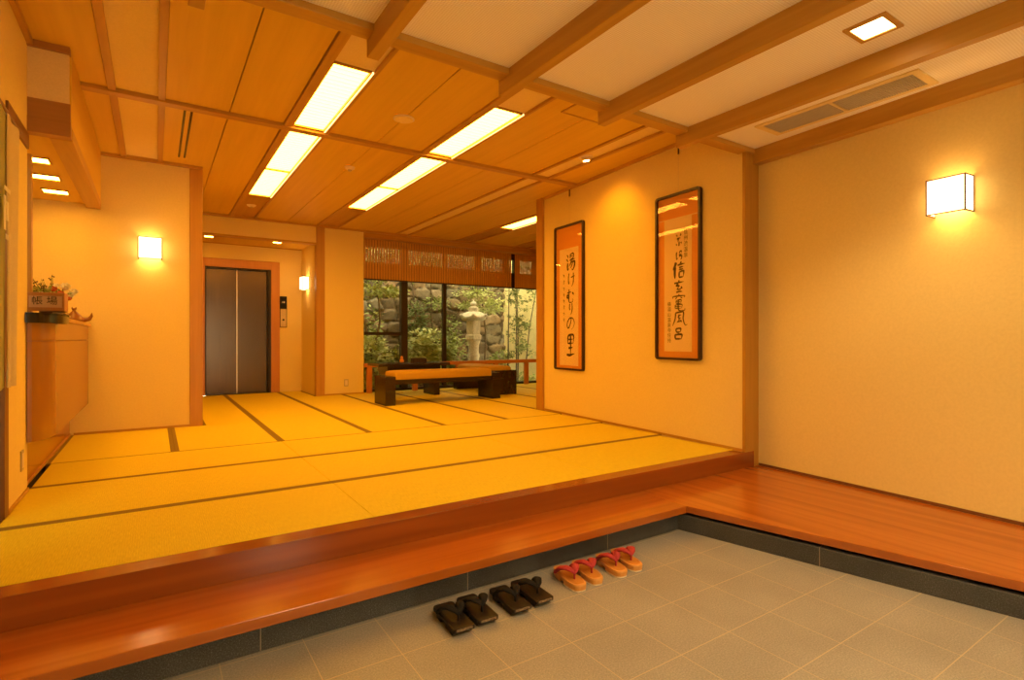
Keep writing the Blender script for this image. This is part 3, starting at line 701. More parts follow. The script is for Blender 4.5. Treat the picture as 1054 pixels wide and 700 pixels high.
# flower arrangement
fl = thing('flower_arrangement', 'low flower arrangement with white blooms, green leaves and dark berry sprigs behind the sign', 'flowers', (-0.62, 5.13, CT))
MB().lathe([(0.0, 0.0), (0.05, 0.0), (0.075, 0.03), (0.085, 0.085), (0.080, 0.085), (0.070, 0.04), (0.0, 0.02)], 24).build('vase', 'ceramic', fl, smooth=50)
stems = MB(); leaves = MB(); berries = MB()
def leaf_quad(mb, c, d, n, L, W):
    d = d.normalized(); s_ = d.cross(n).normalized()
    a = c; b = c+d*L
    mid = c+d*L*0.5+n*L*0.06
    mb.add([a, mid+s_*W, b, mid-s_*W], [(0, 1, 2, 3)])
rnd = random.Random(3)
for i in range(18):
    a = rnd.uniform(0, 2*PI); tx, ty = rnd.uniform(-0.14, 0.0), rnd.uniform(-0.05, 0.05); h = rnd.uniform(0.22, 0.32)
    p = [(0, 0, 0.06), (tx*0.4, ty*0.4, h*0.55), (tx, ty, h)]
    stems.tube(p, [0.0022, 0.0016, 0.001], 5)
    for k_ in range(3):
        q = Vector(p[1]).lerp(Vector(p[2]), rnd.uniform(0.3, 1)); berries.blob((q.x+rnd.uniform(-.012, .012), q.y, q.z), (0.0055,)*3, 6, 4)
for i in range(130):
    c = Vector((rnd.gauss(-0.03, 0.05), rnd.gauss(0, 0.03), rnd.uniform(0.10, 0.215)))
    leaf_quad(leaves, c, Vector((rnd.uniform(-1, 1), rnd.uniform(-1, 1), rnd.uniform(-.2, 1))), Vector((rnd.uniform(-1, 1), -1, rnd.uniform(-.5, .5))).normalized(), rnd.uniform(0.025, 0.05), rnd.uniform(0.006, 0.012))
def bloom(c, r, mat, n=9):
    mb = MB()
    for ring, (k_, tilt) in enumerate(((n, 0.35), (n-2, 0.9))):
        for i in range(k_):
            a = 2*PI*i/k_+ring*0.4
            d = Vector((math.cos(a)*math.cos(tilt), math.sin(a)*math.cos(tilt)*0.6-0.4, math.sin(tilt)*0.7+math.sin(a)*0.3))
            leaf_quad(mb, Vector(c), d, Vector((0, -1, 0.6)).normalized(), r, r*0.36)
    mb.blob(c, (r*0.55, r*0.55, r*0.55), 8, 5)
    return mb.build('bloom', mat, fl)
for c, r in (((0.075, -0.03, 0.225), 0.040), ((0.12, -0.02, 0.190), 0.036), ((0.11, -0.05, 0.165), 0.026), ((-0.06, -0.04, 0.165), 0.024), ((-0.115, -0.02, 0.160), 0.028), ((0.02, -0.01, 0.235), 0.024)): bloom(c, r, 'petal_white')
for c, r in (((0.010, -0.05, 0.205), 0.028), ((0.050, -0.05, 0.180), 0.024), ((-0.01, -0.06, 0.165), 0.022), ((0.10, -0.06, 0.140), 0.020)): bloom(c, r, 'petal_red', 7)
stems.build('stems', 'stem_green', fl); leaves.build('leaves', 'leaf_mid', fl); berries.build('berries', 'berry', fl, smooth=80)

# noren curtain in the left doorway
nr = thing('noren_curtain', 'grey-tan doorway curtain with green panel and pale emblem at the left edge', 'curtain', (-0.600, 3.42, 1.0))
MB().tube([(0, -0.55, 1.335), (0, 0.43, 1.335)], 0.010, 10).build('rod', 'jamb_wood', nr, smooth=60)
def cloth(y0, y1, z0, z1, amp, ph, n=26, taper=0.0):
    m = MB(); rows_ = 14; vs = []; fs = []
    for side in (0, 1):
        for j in range(rows_+1):
            z = z0+(z1-z0)*j/rows_
            for i in range(n+1):
                u = i/n; y = y0+(y1-y0)*u-taper*(1-j/rows_)*u
                x = amp*math.sin(u*9+ph)*(0.35+0.65*(1-j/rows_)) + (0.0025 if side else 0.0)
                vs.append((x, y, z))
    W = n+1; N = W*(rows_+1)
    for s_ in (0, 1):
        for j in range(rows_):
            for i in range(n):
                a = s_*N+j*W+i; q = (a, a+1, a+W+1, a+W); fs.append(q if s_ else q[::-1])
    m.add(vs, fs); return m
cloth(0.10, 0.40, 0.0, 1.335, 0.012, 0.4, taper=0.12).build('cloth_panel', 'noren_cloth', nr, smooth=60)
cloth(-0.5, 0.12, 0.0, 1.335, 0.012, 2.0).build('green_panel', 'noren_green', nr, smooth=60)
em = MB().box(0.022, 0.0235, -0.06, 0.055, 0.925, 0.945).box(0.022, 0.0235, -0.02, 0.022, 0.79, 0.88).box(0.022, 0.0235, -0.07, -0.03, 0.74, 0.90).box(0.022, 0.0235, -0.04, 0.025, 0.70, 0.725)
em.build('emblem', 'noren_white', nr)

# ------------------------------------------------------------------ wall lamps
def sconce(loc, rotz, label):            # local -Y is away from the wall
    t = thing('wall_lamp', label, 'wall lamp', loc, rotz, 'paper box wall lamps')
    W, D, Hh, r = 0.10, 0.115, 0.216, 0.0035
    fr = MB()
    for sx in (-W, W):
        for dy in (-D, -0.006): fr.box(sx-r, sx+r, dy-r, dy+r, 0, Hh)
    for z in (0, Hh):
        fr.box(-W-r, W+r, -D-r, -D+r, z-r, z+r)
        for sx in (-W, W): fr.box(sx-r, sx+r, -D, -0.004, z-r, z+r)
    fr.box(-W, W, -D/2-r, -D/2+r, Hh-0.008, Hh-0.003).box(-0.006, 0.006, -D/2, -0.004, Hh*0.55, Hh*0.60)
    fr.build('wire_frame', 'sconce_frame', t)
    p = MB().box(-W+r, W-r, -D-0.001, -D+0.001, r, Hh-r).box(-W-0.001, -W+0.001, -D+r, -0.008, r, Hh-r).box(W-0.001, W+0.001, -D+r, -0.008, r, Hh-r)
    p.build('paper_shade', 'sconce_light', t)
    MB().blob((0, -D/2, Hh*0.40), (0.016, 0.016, 0.022), 12, 8).build('bulb', 'bulb_light', t, smooth=80)
    MB().box(-0.04, 0.04, -0.006, -0.001, 0.06, 0.16).build('wall_plate', 'white_plastic', t)
    l = bpy.data.lights.new('bulb_glow', 'POINT'); l.energy = 21; l.color = (1.0, 0.52, 0.15); l.shadow_soft_size = 0.018
    lo = bpy.data.objects.new('bulb_glow', l); COL.objects.link(lo)
    lo.matrix_world = Matrix.Translation(loc) @ Matrix.Rotation(rotz, 4, 'Z') @ Matrix.Translation((0, -D/2, Hh*0.40))
    return t
sconce((wx(1.30), 1.30, 2.013), -PI/2-0.0703, 'lit paper box wall lamp on the right porch wall above the wooden platform')
sconce((-0.041, 6.75, 2.055), 0, 'lit paper box wall lamp on the wall beside the reception counter')
sconce((2.20, 9.72, 2.075), -PI/2, 'lit paper box wall lamp on the side wall of the elevator alcove')
for x, txt in ((0.70, 'left'), (1.69, 'right')):
    square_light('alcove_downlight', 'small lit downlight in the elevator alcove ceiling, %s one' % txt, (x, 9.62, 2.83), 0.062, 0.05, 0.012, group='alcove downlights')

# outlets
def outlet(loc, rotz, label, w=0.036, h=0.06):
    t = thing('wall_outlet', label, 'outlet', loc, rotz)
    MB().box(-w, w, -0.006, 0, -h, h).build('cover_plate', 'vent_metal', t, bevel=0.002)
    MB().box(-w*0.62, w*0.62, -0.009, -0.006, -h*0.72, h*0.72).build('socket_face', 'white_plastic', t, bevel=0.001)
outlet((2.69, 9.15, 0.49), 0, 'small outlet plate low on the wall panel between elevator and window')
outlet((-0.66, 4.27, 0.515), PI/2, 'small outlet plate low on the narrow wall beside the counter')

# ------------------------------------------------------------------ framed scrolls
def brush(mb, pts, w, M, thick=0.0012, prof=None):
    """one ink stroke: a flat ribbon along pts (u,v in metres), tapering like a brush"""
    P = [Vector((p[0], p[1])) for p in pts]
    # subdivide by Catmull-Rom
    Q = []
    for i in range(len(P)-1):
        p0, p1, p2, p3 = P[max(i-1, 0)], P[i], P[i+1], P[min(i+2, len(P)-1)]
        for k_ in range(6):
            t = k_/6
            Q.append(0.5*((2*p1)+(-p0+p2)*t+(2*p0-5*p1+4*p2-p3)*t*t+(-p0+3*p1-3*p2+p3)*t**3))
    Q.append(P[-1])
    n = len(Q); top = []; L = []
    for i, q in enumerate(Q):
        d = (Q[min(i+1, n-1)]-Q[max(i-1, 0)])
        d = d.normalized() if d.length > 1e-9 else Vector((1, 0))
        nrm = Vector((-d.y, d.x)); s_ = i/(n-1)
        ww = w*(0.55+0.45*math.sin(PI*min(1, s_*1.15+0.12)))*(1.0 if s_ < 0.75 else (1-0.65*(s_-0.75)/0.25))
        ww *= 1+0.12*math.sin(9*s_+w*900)
        L.append((q+nrm*ww, q-nrm*ww))
    vs = []; fs = []
    for a, b in L:
        vs += [M @ Vector((a.x, 0, a.y)), M @ Vector((b.x, 0, b.y))]
    for a, b in L:
        vs += [M @ Vector((a.x, -thick, a.y)), M @ Vector((b.x, -thick, b.y))]
    m = 2*n
    for i in range(n-1):
        fs.append((m+2*i, m+2*i+1, m+2*i+3, m+2*i+2))
        fs.append((2*i, m+2*i, m+2*i+2, 2*i+2)); fs.append((2*i+1, 2*i+3, m+2*i+3, m+2*i+1))
    fs.append((0, 1, m+1, m)); fs.append((2*n-2, m+2*n-2, m+2*n-1, 2*n-1))
    mb.add(vs, fs)
def glyph(mb, strokes, cx, cz, sx, sz, w, M, shear=0.0):
    for st in strokes:
        ww = w
        if isinstance(st[-1], (int, float)): ww = w*st[-1]; st = st[:-1]
        brush(mb, [(cx+(p[0]-0.5)*sx+shear*(p[1]-.5)*sz, cz+(p[1]-0.5)*sz) for p in st], ww, M)
G = {}
G['yu'] = [[(.12, .93), (.22, .83), (.20, .74), .8], [(.06, .68), (.18, .60), (.16, .50), .8], [(.20, .46), (.17, .25), (.20, .06), (.30, .16)],
           [(.45, .95), (.43, .70), .8], [(.45, .93), (.74, .97), (.72, .72), (.46, .70), .8], [(.48, .83), (.70, .84), .6], [(.38, .60), (.66, .64), (.92, .66), .8],
           [(.58, .62), (.46, .40), (.32, .26), .8], [(.55, .48), (.86, .50), (.82, .20), (.66, .04), (.60, .12)], [(.68, .46), (.56, .26), (.44, .14), .7]]
G['ke'] = [[(.22, .95), (.15, .60), (.18, .22), (.26, .34)], [(.46, .66), (.66, .69), (.92, .74), .9], [(.74, .96), (.76, .55), (.70, .22), (.52, .02)]]
G['mu'] = [[(.18, .72), (.42, .76), (.62, .80), .8], [(.38, .97), (.37, .60), (.30, .40), (.16, .42), (.20, .56), (.36, .50), (.34, .24), (.44, .08), (.72, .08), (.82, .18), (.80, .32)], [(.74, .74), (.86, .64), (.90, .56)]]
G['ri'] = [[(.30, .94), (.24, .62), (.30, .46), (.36, .56)], [(.70, .97), (.76, .62), (.66, .26), (.44, .02)]]
G['no'] = [[(.56, .86), (.50, .52), (.30, .16), (.14, .24), (.16, .56), (.42, .86), (.74, .82), (.90, .52), (.80, .20), (.58, .04)]]
G['sato'] = [[(.22, .94), (.20, .56), .9], [(.22, .93), (.54, .98), (.82, .94), (.78, .58), 1.1], [(.24, .76), (.76, .78), .7], [(.22, .58), (.76, .60), .8],
             [(.50, .94), (.50, .50), (.49, .06), 1.0], [(.28, .36), (.72, .40), 1.0], [(.08, .06), (.40, .04), (.92, .12), 1.2]]
G['shin'] = [[(.30, .97), (.20, .74), (.06, .56), 1.2], [(.22, .72), (.20, .36), (.22, .04), 1.2], [(.62, .98), (.70, .90), .9], [(.42, .80), (.66, .84), (.94, .86), .8], [(.52, .66), (.84, .70), .7], [(.52, .54), (.84, .57), .7],
             [(.54, .40), (.52, .08), .8], [(.54, .40), (.86, .44), (.82, .10), .8], [(.53, .10), (.82, .12), .7]]
G['gen'] = [[(.50, .98), (.54, .84), .9], [(.12, .76), (.50, .80), (.90, .84), .9], [(.46, .74), (.30, .56), (.54, .54), (.34, .30), 1.0], [(.34, .30), (.54, .26), (.78, .34), .8], [(.68, .46), (.80, .30), .9], [(.30, .04), (.56, .10), (.80, .06), .9]]
G['kama'] = [[(.50, .99), (.53, .92), .8], [(.12, .88), (.10, .76), .8], [(.14, .87), (.50, .89), (.88, .88), (.82, .78), .8], [(.38, .82), (.26, .70), .7], [(.62, .82), (.74, .74), .7],
             [(.34, .64), (.32, .46), .7], [(.34, .64), (.66, .66), (.62, .46), .7], [(.34, .55), (.64, .56), .6], [(.34, .46), (.62, .47), .6], [(.28, .38), (.26, .18), .7], [(.28, .38), (.70, .40), (.68, .18), .7], [(.28, .28), (.68, .29), .6], [(.27, .18), (.68, .19), .6],
             [(.49, .64), (.47, .20), (.56, .05), (.86, .06), (.90, .18), .9]]
G['fuu'] = [[(.26, .92), (.22, .50), (.06, .06), .9], [(.26, .92), (.54, .96), (.74, .94), (.72, .50), (.84, .12), (.97, .16), .9], [(.42, .76), (.60, .78), .7], [(.50, .76), (.42, .60), (.60, .58), .7], [(.48, .62), (.46, .40), (.32, .28), .7], [(.36, .34), (.62, .36), .7], [(.56, .46), (.64, .30), .7]]
G['ro'] = [[(.28, .94), (.30, .64), .9], [(.28, .93), (.72, .96), (.68, .66), .9], [(.30, .66), (.68, .67), .8], [(.50, .64), (.48, .48), .7], [(.18, .44), (.22, .06), 1.0], [(.18, .43), (.82, .46), (.76, .08), 1.0], [(.22, .10), (.77, .11), .9]]
G['s0'] = [[(.2, .9), (.5, .6), (.3, .3)], [(.6, .8), (.8, .5), (.6, .1)]]
G['s1'] = [[(.3, .9), (.7, .85), (.4, .5), (.7, .2)], [(.2, .3), (.4, .1)]]
G['s2'] = [[(.2, .6), (.6, .7), (.8, .4), (.4, .1)]]
G['s3'] = [[(.4, .95), (.4, .4), (.7, .1)], [(.2, .6), (.8, .65)]]
G['top'] = [[(.16, .92), (.28, .80), .9], [(.74, .96), (.62, .80), .9], [(.20, .60), (.50, .66), (.66, .64), .9], [(.42, .62), (.34, .36), .8], [(.12, .24), (.20, .12), .9], [(.50, .40), (.48, .10), (.38, .16), .8], [(.72, .34), (.82, .22), .9]]
G['yu2'] = [[(.20, .86), (.14, .62), (.18, .14), (.34, .30), .9], [(.58, .92), (.54, .66), .8], [(.58, .90), (.80, .92), (.74, .68), .8], [(.48, .56), (.86, .60), .8], [(.62, .56), (.50, .34), .8], [(.60, .44), (.84, .44), (.78, .16), (.66, .08), .9]]
def scroll(yc, zb, W, Hh, label, paper, mount_split, main, smalls):
    a = math.atan(0.0655)
    t = thing('framed_scroll', label, 'framed calligraphy', (wm(yc)-0.001, yc, zb), -PI/2-a, 'framed calligraphy scrolls on the long wall')
    w = W/2; fw = 0.022; d = 0.035
    def rr_(w_, z0, z1, r):
        pts = []
        for cx, cz, a0 in ((w_-r, z0+r, -PI/2), (w_-r, z1-r, 0), (-w_+r, z1-r, PI/2), (-w_+r, z0+r, PI)):
            for i in range(6):
                q = a0+PI/2*i/5; pts.append((cx+r*math.cos(q), cz+r*math.sin(q)))
        return pts
    o1 = rr_(w, 0, Hh, 0.03); i1 = rr_(w-fw, fw, Hh-fw, 0.010); n = len(o1)
    V = [Vector((p[0], 0, p[1])) for p in o1]+[Vector((p[0], -d, p[1])) for p in o1]+[Vector((p[0], -d, p[1])) for p in i1]+[Vector((p[0], -0.004, p[1])) for p in i1]
    F = []
    for i in range(n):
        j = (i+1) % n
        F += [(i, j, n+j, n+i), (n+i, n+j, 2*n+j, 2*n+i), (2*n+i, 2*n+j, 3*n+j, 3*n+i)]
    MB().add(V, F).build('frame', 'frame_dark', t, smooth=35)
    MB().box(-w+fw*0.8, w-fw*0.8, -0.010, -0.003, fw*0.8, Hh-fw*0.8).build('silk_mount', 'mount_orange', t)
    x0, x1, z0, z1 = paper
    pp = MB().box(x0, x1, -0.0125, -0.010, z0, z1).build('paper', 'paper', t)
    if mount_split: MB().box(-w+fw, w-fw, -0.0115, -0.010, z1-0.004, z1+0.004).build('mount_seam', 'paper', t)
    ink = MB(); Mi = Matrix.Translation((0, -0.0125, 0))
    for key, cx, cz, sx, sz, wd in main: glyph(ink, G[key], cx, cz, sx, sz, wd, Mi)
    o_ = ink.build('brush_writing', 'ink', pp)
    for body, cx, cz, size in smalls:
        text_mesh(body, size, 'small_writing', 'ink', pp, Matrix.Translation((cx, -0.0130, cz)) @ RX, 0.0004, vertical=True)
    MB().box(-w+fw, w-fw, -0.028, -0.026, fw, Hh-fw).build('glass', 'picture_glass', t)
    return t
# local +x of a scroll runs toward the viewer's right (decreasing y)
scroll(5.144, 0.850, 0.60, 1.785, 'tall narrow framed calligraphy nearer the garden, large flowing characters on orange mount', (-0.205, 0.185, 0.055, 1.495), False,
       [('yu', 0.035, 1.320, 0.21, 0.215, 0.0130), ('ke', 0.045, 1.105, 0.17, 0.175, 0.0095), ('mu', 0.020, 0.905, 0.18, 0.18, 0.0115), ('ri', 0.035, 0.745, 0.11, 0.15, 0.0095), ('no', 0.030, 0.575, 0.19, 0.17, 0.0090), ('sato', 0.030, 0.305, 0.19, 0.265, 0.0140)]
       + [('s%d' % (i % 4), -0.115+0.006*(i % 2), 1.16-i*0.078, 0.046, 0.055, 0.0042) for i in range(8)], [])
scroll(3.398, 1.034, 0.555, 1.578, 'larger framed calligraphy nearer the corner post, five big characters between two small columns', (-0.175, 0.165, 0.080, 1.345), True,
       [('top', 0.015, 1.130, 0.095, 0.125, 0.0080), ('yu2', 0.015, 0.985, 0.095, 0.095, 0.0075), ('shin', 0.010, 0.845, 0.165, 0.165, 0.0125), ('gen', 0.010, 0.695, 0.15, 0.12, 0.0095), ('kama', 0.010, 0.540, 0.19, 0.165, 0.0080), ('fuu', 0.020, 0.385, 0.20, 0.145, 0.0095), ('ro', 0.005, 0.245, 0.13, 0.115, 0.0100)],
       [('信州渋温泉', 0.095, 1.085, 0.050), ('横湯山温泉寺住持', -0.110, 0.355, 0.047)])
# picture-rail hooks with wires
for (u, v0), txt in (((588, 195), 'far'), ((702, 153), 'near')):
    yy = {588: 5.15, 702: 3.40}[u]
    hk = thing('picture_hook', 'small dark picture hook below the ceiling above the %s scroll' % ('narrow' if txt == 'far' else 'larger'), 'hook', (wm(yy)-0.004, yy, 3.03), 0, 'picture hooks')
    MB().box(-0.006, 0.003, -0.006, 0.006, -0.05, 0.03).build('hook', 'frame_dark', hk)
    top = {588: 2.635, 702: 2.612}[u]
    MB().tube([(-0.004, 0, -0.05), (-0.004, 0, top-3.03)], 0.0009, 5).build('wire', 'vent_metal', hk)

# ------------------------------------------------------------------ window wall, blinds, railing
structure(MB().box(2.99, 7.3, 9.16, 9.34, 2.985, 3.12).build('ceiling_beam_window', 'trim_x'))
GY = 9.60
sill = MB().box(2.99, 7.3, GY-0.06, GY+0.06, 0.15, TZ+0.02)
structure(sill.build('window_sill', 'window_frame'))
fr = MB()
fr.box(2.99, 3.03, GY-0.04, GY+0.04, TZ, 3.1).box(7.26, 7.3, GY-0.04, GY+0.04, TZ, 3.1)
fr.box(3.832, 3.955, GY-0.06, GY+0.05, TZ, 3.1).box(4.706, 4.772, GY-0.04, GY+0.04, TZ, 3.1)
fr.box(3.03, 3.832, GY-0.03, GY+0.03, 1.296, 1.352)
fr.box(2.99, 7.3, GY-0.04, GY+0.04, 2.30, 2.62).box(2.99, 7.3, GY-0.04, GY+0.04, 2.90, 3.12)
for x in (5.45, 6.10, 6.42, 6.86): fr.box(x, x+0.10, GY-0.035, GY+0.035, 2.60, 2.92)
fr.box(6.36, 6.42, GY-0.04, GY+0.04, 2.3, 3.1)
structure(fr.build('window_frame', 'window_frame'))
for i, (a, b) in enumerate(((3.03, 3.832), (3.955, 4.706), (4.772, 7.26))):
    structure(MB().box(a, b, GY-0.004, GY+0.004, TZ+0.02, 2.30).build('window_pane', 'window_glass'))
def blind(x0, x1, label):
    t = thing('reed_blind', label, 'blind', ((x0+x1)/2, 9.36, 2.29), 0, 'reed blinds over the garden window')
    h = (x1-x0)/2; m = MB(); n = int(2*h/0.0495)
    for i in range(n):
        x = -h+(i+0.5)*2*h/n
        m.box(x-0.0206, x+0.0206, -0.004, 0.004, 0.0, 0.735)
    sls = m.build('slats', 'blind_reed', t)
    m = MB()
    for z in (0.14, 0.29, 0.44, 0.59): m.box(-h, h, -0.006, 0.006, z-0.003, z+0.003)
    m.build('binding_threads', 'trim_x', sls)
    MB().box(-h, h, -0.012, 0.012, -0.02, 0.004).build('bottom_bar', 'frame_dark', t)
    MB().box(-h, h, -0.015, 0.015, 0.70, 0.74).build('head_rail', 'trim_x', t)
blind(3.005, 6.165, 'wide reddish reed blind lowered over the garden window, left one')
blind(6.245, 7.25, 'narrower reddish reed blind right of the dark gap, beside the scroll wall')

rl = thing('garden_railing', 'low orange wooden railing with square posts along the garden window', 'railing', (4.9, 9.15, TZ))
MB().box(-1.91, 2.40, -0.035, 0.035, 0.445, 0.512).build('top_rail', 'railing_x', rl, bevel=0.004)
for x in (3.085, 3.93, 4.80, 5.65, 6.39, 7.2):
    MB().box(x-4.9-0.045, x-4.9+0.045, -0.03, 0.03, 0, 0.445).build('post', 'railing_z', rl, bevel=0.003)

# ------------------------------------------------------------------ benches and table
def bench(cx, cy, L, D, rotz, label, hz=0.405):
    t = thing('bench', label, 'bench', (cx, cy, TZ), rotz, 'black benches with tan cushions')
    w = L/2; d = D/2
    for sx in (-1, 1):
        a, b = sorted((sx*w, sx*(w-0.15)))
        MB().box(a, b, -d, d, 0, hz).build('end_slab', 'bench_wood', t, bevel=0.005)
    MB().box(-w+0.15, w-0.15, -d+0.02, d-0.02, hz-0.115, hz-0.045).build('seat_board', 'bench_wood', t, bevel=0.004)
    iw, idp = w-0.152, d-0.004
    rings = []
    for z, ins in ((hz-0.045, 0.0), (hz+0.035, 0.0), (hz+0.055, 0.012), (hz+0.066, 0.04), (hz+0.072, 0.10)):
        r = 0.03; pts = []
        for sx, sy, a0 in ((1, -1, -PI/2), (1, 1, 0), (-1, 1, PI/2), (-1, -1, PI)):
            for i in range(4):
                q = a0+PI/2*i/3; pts.append(Vector((sx*(iw-ins-r)+r*math.cos(q), sy*(idp-ins-r)+r*math.sin(q), z)))
        rings.append(pts)
    MB().loft(rings).build('cushion', 'cushion', t, smooth=40)
    return t
bench(3.61, 7.45, 1.885, 0.45, 0, 'black bench with tan cushion, nearer one, lengthwise in front of the table')
bench(4.90, 8.35, 1.45, 0.46, PI/2, 'black bench with tan cushion behind the first, set crosswise toward the railing')
tb = thing('low_table', 'low black table behind the front bench near the garden railing', 'table', (3.52, 8.42, TZ))
MB().box(-0.62, 0.62, -0.26, 0.26, 0.50, 0.54).build('table_top', 'bench_wood', tb, bevel=0.004)
MB().box(-0.46, 0.46, -0.22, 0.22, 0.41, 0.50).build('apron', 'bench_wood', tb)
for sx in (-1, 1):
    MB().box(sx*0.40-0.05, sx*0.40+0.05, -0.22, 0.22, 0, 0.41).build('leg', 'bench_wood', tb, bevel=0.003)
bx = thing('small_box', 'small dark box standing on the low black table', 'box', (3.66, 8.36, TZ+0.54))
MB().box(-0.12, 0.12, -0.06, 0.06, 0, 0.072).build('box_body', 'frame_dark', bx, bevel=0.004)
MB().box(-0.10, 0.10, -0.045, 0.045, 0.072, 0.078).build('lid', 'bench_wood', bx, bevel=0.002)
fg = thing('small_ornament', 'tiny orange ornament on the railing left of the wide window post', 'ornament', (3.68, 9.15, TZ+0.512))
MB().lathe([(0.0, 0), (0.035, 0), (0.040, 0.03), (0.028, 0.06), (0.0, 0.065)], 16).build('body', 'mount_orange', fg, smooth=50)
MB().blob((0, 0, 0.085), (0.026, 0.026, 0.028), 12, 8).build('head', 'mount_orange', fg, smooth=80)

# ------------------------------------------------------------------ sandals
def strap_parts(t, z, yf, yb, hw, mat, k=1.0):
    for sx in (-1, 1):
        pts = [(0, yf, z+0.028), (sx*0.012, yf+0.010, z+0.042), (sx*0.028, yf+0.040, z+0.047), (sx*0.040, yf+0.072, z+0.034), (sx*(hw-0.003), yb, z+0.008), (sx*(hw-0.004), yb+0.012, z-0.006)]
        MB().tube(pts, [0.008*k, 0.013*k, 0.0165*k, 0.0165*k, 0.013*k, 0.009*k], 12, flat=0.5, up=(0, 0, 1)).build('strap', mat, t, smooth=60)
    MB().tube([(0, yf, z-0.006), (0, yf-0.001, z+0.014), (0, yf+0.002, z+0.036)], [0.0045, 0.0045, 0.007], 8).build('thong_post', mat, t, smooth=60)
def geta(x, y, rot, label):
    t = thing('wooden_sandal', label, 'sandal', (x, y, 0), rot, 'black wooden sandals by the kerb')
    hw, hl = 0.0495, 0.120
    pts = []
    for cx, cy, a0, r in ((hw-0.010, -hl+0.010, -PI/2, 0.010), (hw-0.018, hl-0.018, 0, 0.018), (-hw+0.018, hl-0.018, PI/2, 0.018), (-hw+0.010, -hl+0.010, PI, 0.010)):
        for i in range(5):
            q = a0+PI/2*i/4; pts.append((cx+r*math.cos(q), cy+r*math.sin(q)))
    sb = MB().prism(pts, 0.019, 0.036).build('sole_board', 'geta_wood', t, bevel=0.003)
    MB().box(-hw+0.004, hw-0.004, 0.030, 0.078, 0.0, 0.019).build('heel_tooth', 'geta_wood', t, bevel=0.002)
    P = [(-0.020, 0.0), (-0.020, 0.019), (-hl+0.008, 0.019), (-hl+0.030, 0.0)]
    vs = [Vector((sx*(hw-0.005), p[0], p[1])) for sx in (-1, 1) for p in P]
    MB().add(vs, [(0, 1, 2, 3), (7, 6, 5, 4), (0, 4, 5, 1), (1, 5, 6, 2), (2, 6, 7, 3), (3, 7, 4, 0)]).build('front_block', 'geta_wood', t)
    MB().box(-hw+0.012, hw-0.012, -hl-0.0012, -hl+0.002, 0.024, 0.034).build('worn_edge', 'geta_edge', sb)
    strap_parts(t, 0.036, -0.055, 0.048, hw, 'strap_dark', 1.2)
    return t
def zori(x, y, rot, label):
    t = thing('wooden_sandal', label, 'sandal', (x, y, 0), rot, 'orange wooden sandals with red straps')
    hw, hl = 0.0455, 0.122
    def ol(k_):
        pts = []
        for i in range(32):
            a = 2*PI*i/32; c, s_ = math.cos(a), math.sin(a)
            px = math.copysign(abs(c)**0.55, c)*hw*k_*(1.0 if s_ < 0 else 0.92); py = math.copysign(abs(s_)**0.8, s_)*hl*k_
            pts.append(Vector((px, py, 0)))
        return pts
    rings = []
    for z, k_ in ((0.017, 0.985), (0.019, 1.0), (0.031, 1.0), (0.034, 0.985), (0.0345, 0.95)):
        rings.append([Vector((p.x, p.y, z+0.005*max(0, p.y/hl))) for p in ol(k_)])
    sb = MB().loft(rings).build('sole_board', 'sandal_wood', t, smooth=40)
    MB().loft([[Vector((p.x*k2, p.y*k2, 0.0346+0.005*max(0, p.y/hl)+dz)) for p in ol(0.86)] for k2, dz in ((1.0, 0.0), (0.99, 0.0008))]).build('insole', 'insole_wood', sb, smooth=40)
    MB().prism([(p.x*0.96, max(p.y, 0.028)*0.98) for p in ol(1.0) if p.y > -0.02], 0.0, 0.0185).build('heel_block', 'sandal_wood', t, bevel=0.002)
    fp = [(p.x*0.97, min(p.y, -0.008)*0.985) for p in ol(1.0) if p.y < 0.03]
    fb = MB().prism(fp, 0.006, 0.0185).build('front_block', 'sandal_wood', t, bevel=0.002)
    MB().prism([(a*0.99, b*0.99) for a, b in fp], 0.0, 0.0065).build('pale_sole', 'sandal_edge', fb)
    strap_parts(t, 0.036, -0.050, 0.055, hw, 'strap_red', 1.3)
    return t
GYC = 2.112
geta(1.083, GYC-0.006, -0.06, 'black wooden sandal, left of the leftmost dark pair')
geta(1.205, GYC+0.003, -0.05, 'black wooden sandal, right of the leftmost dark pair')
geta(1.378, GYC-0.002, -0.05, 'black wooden sandal, left of the dark pair next to the orange sandals')
geta(1.508, GYC+0.006, -0.03, 'black wooden sandal, right of the dark pair next to the orange sandals')
zori(1.758, 2.135, -0.13, 'orange wooden sandal with red straps, left shoe of the pair beside the black sandals')
zori(1.880, 2.140, -0.19, 'orange wooden sandal with red straps, right shoe of the pair beside the black sandals')
zori(2.046, 2.135, -0.19, 'orange wooden sandal with red straps, left shoe of the pair nearest the corner')
zori(2.166, 2.142, -0.19, 'orange wooden sandal with red straps, right shoe of the pair nearest the corner')

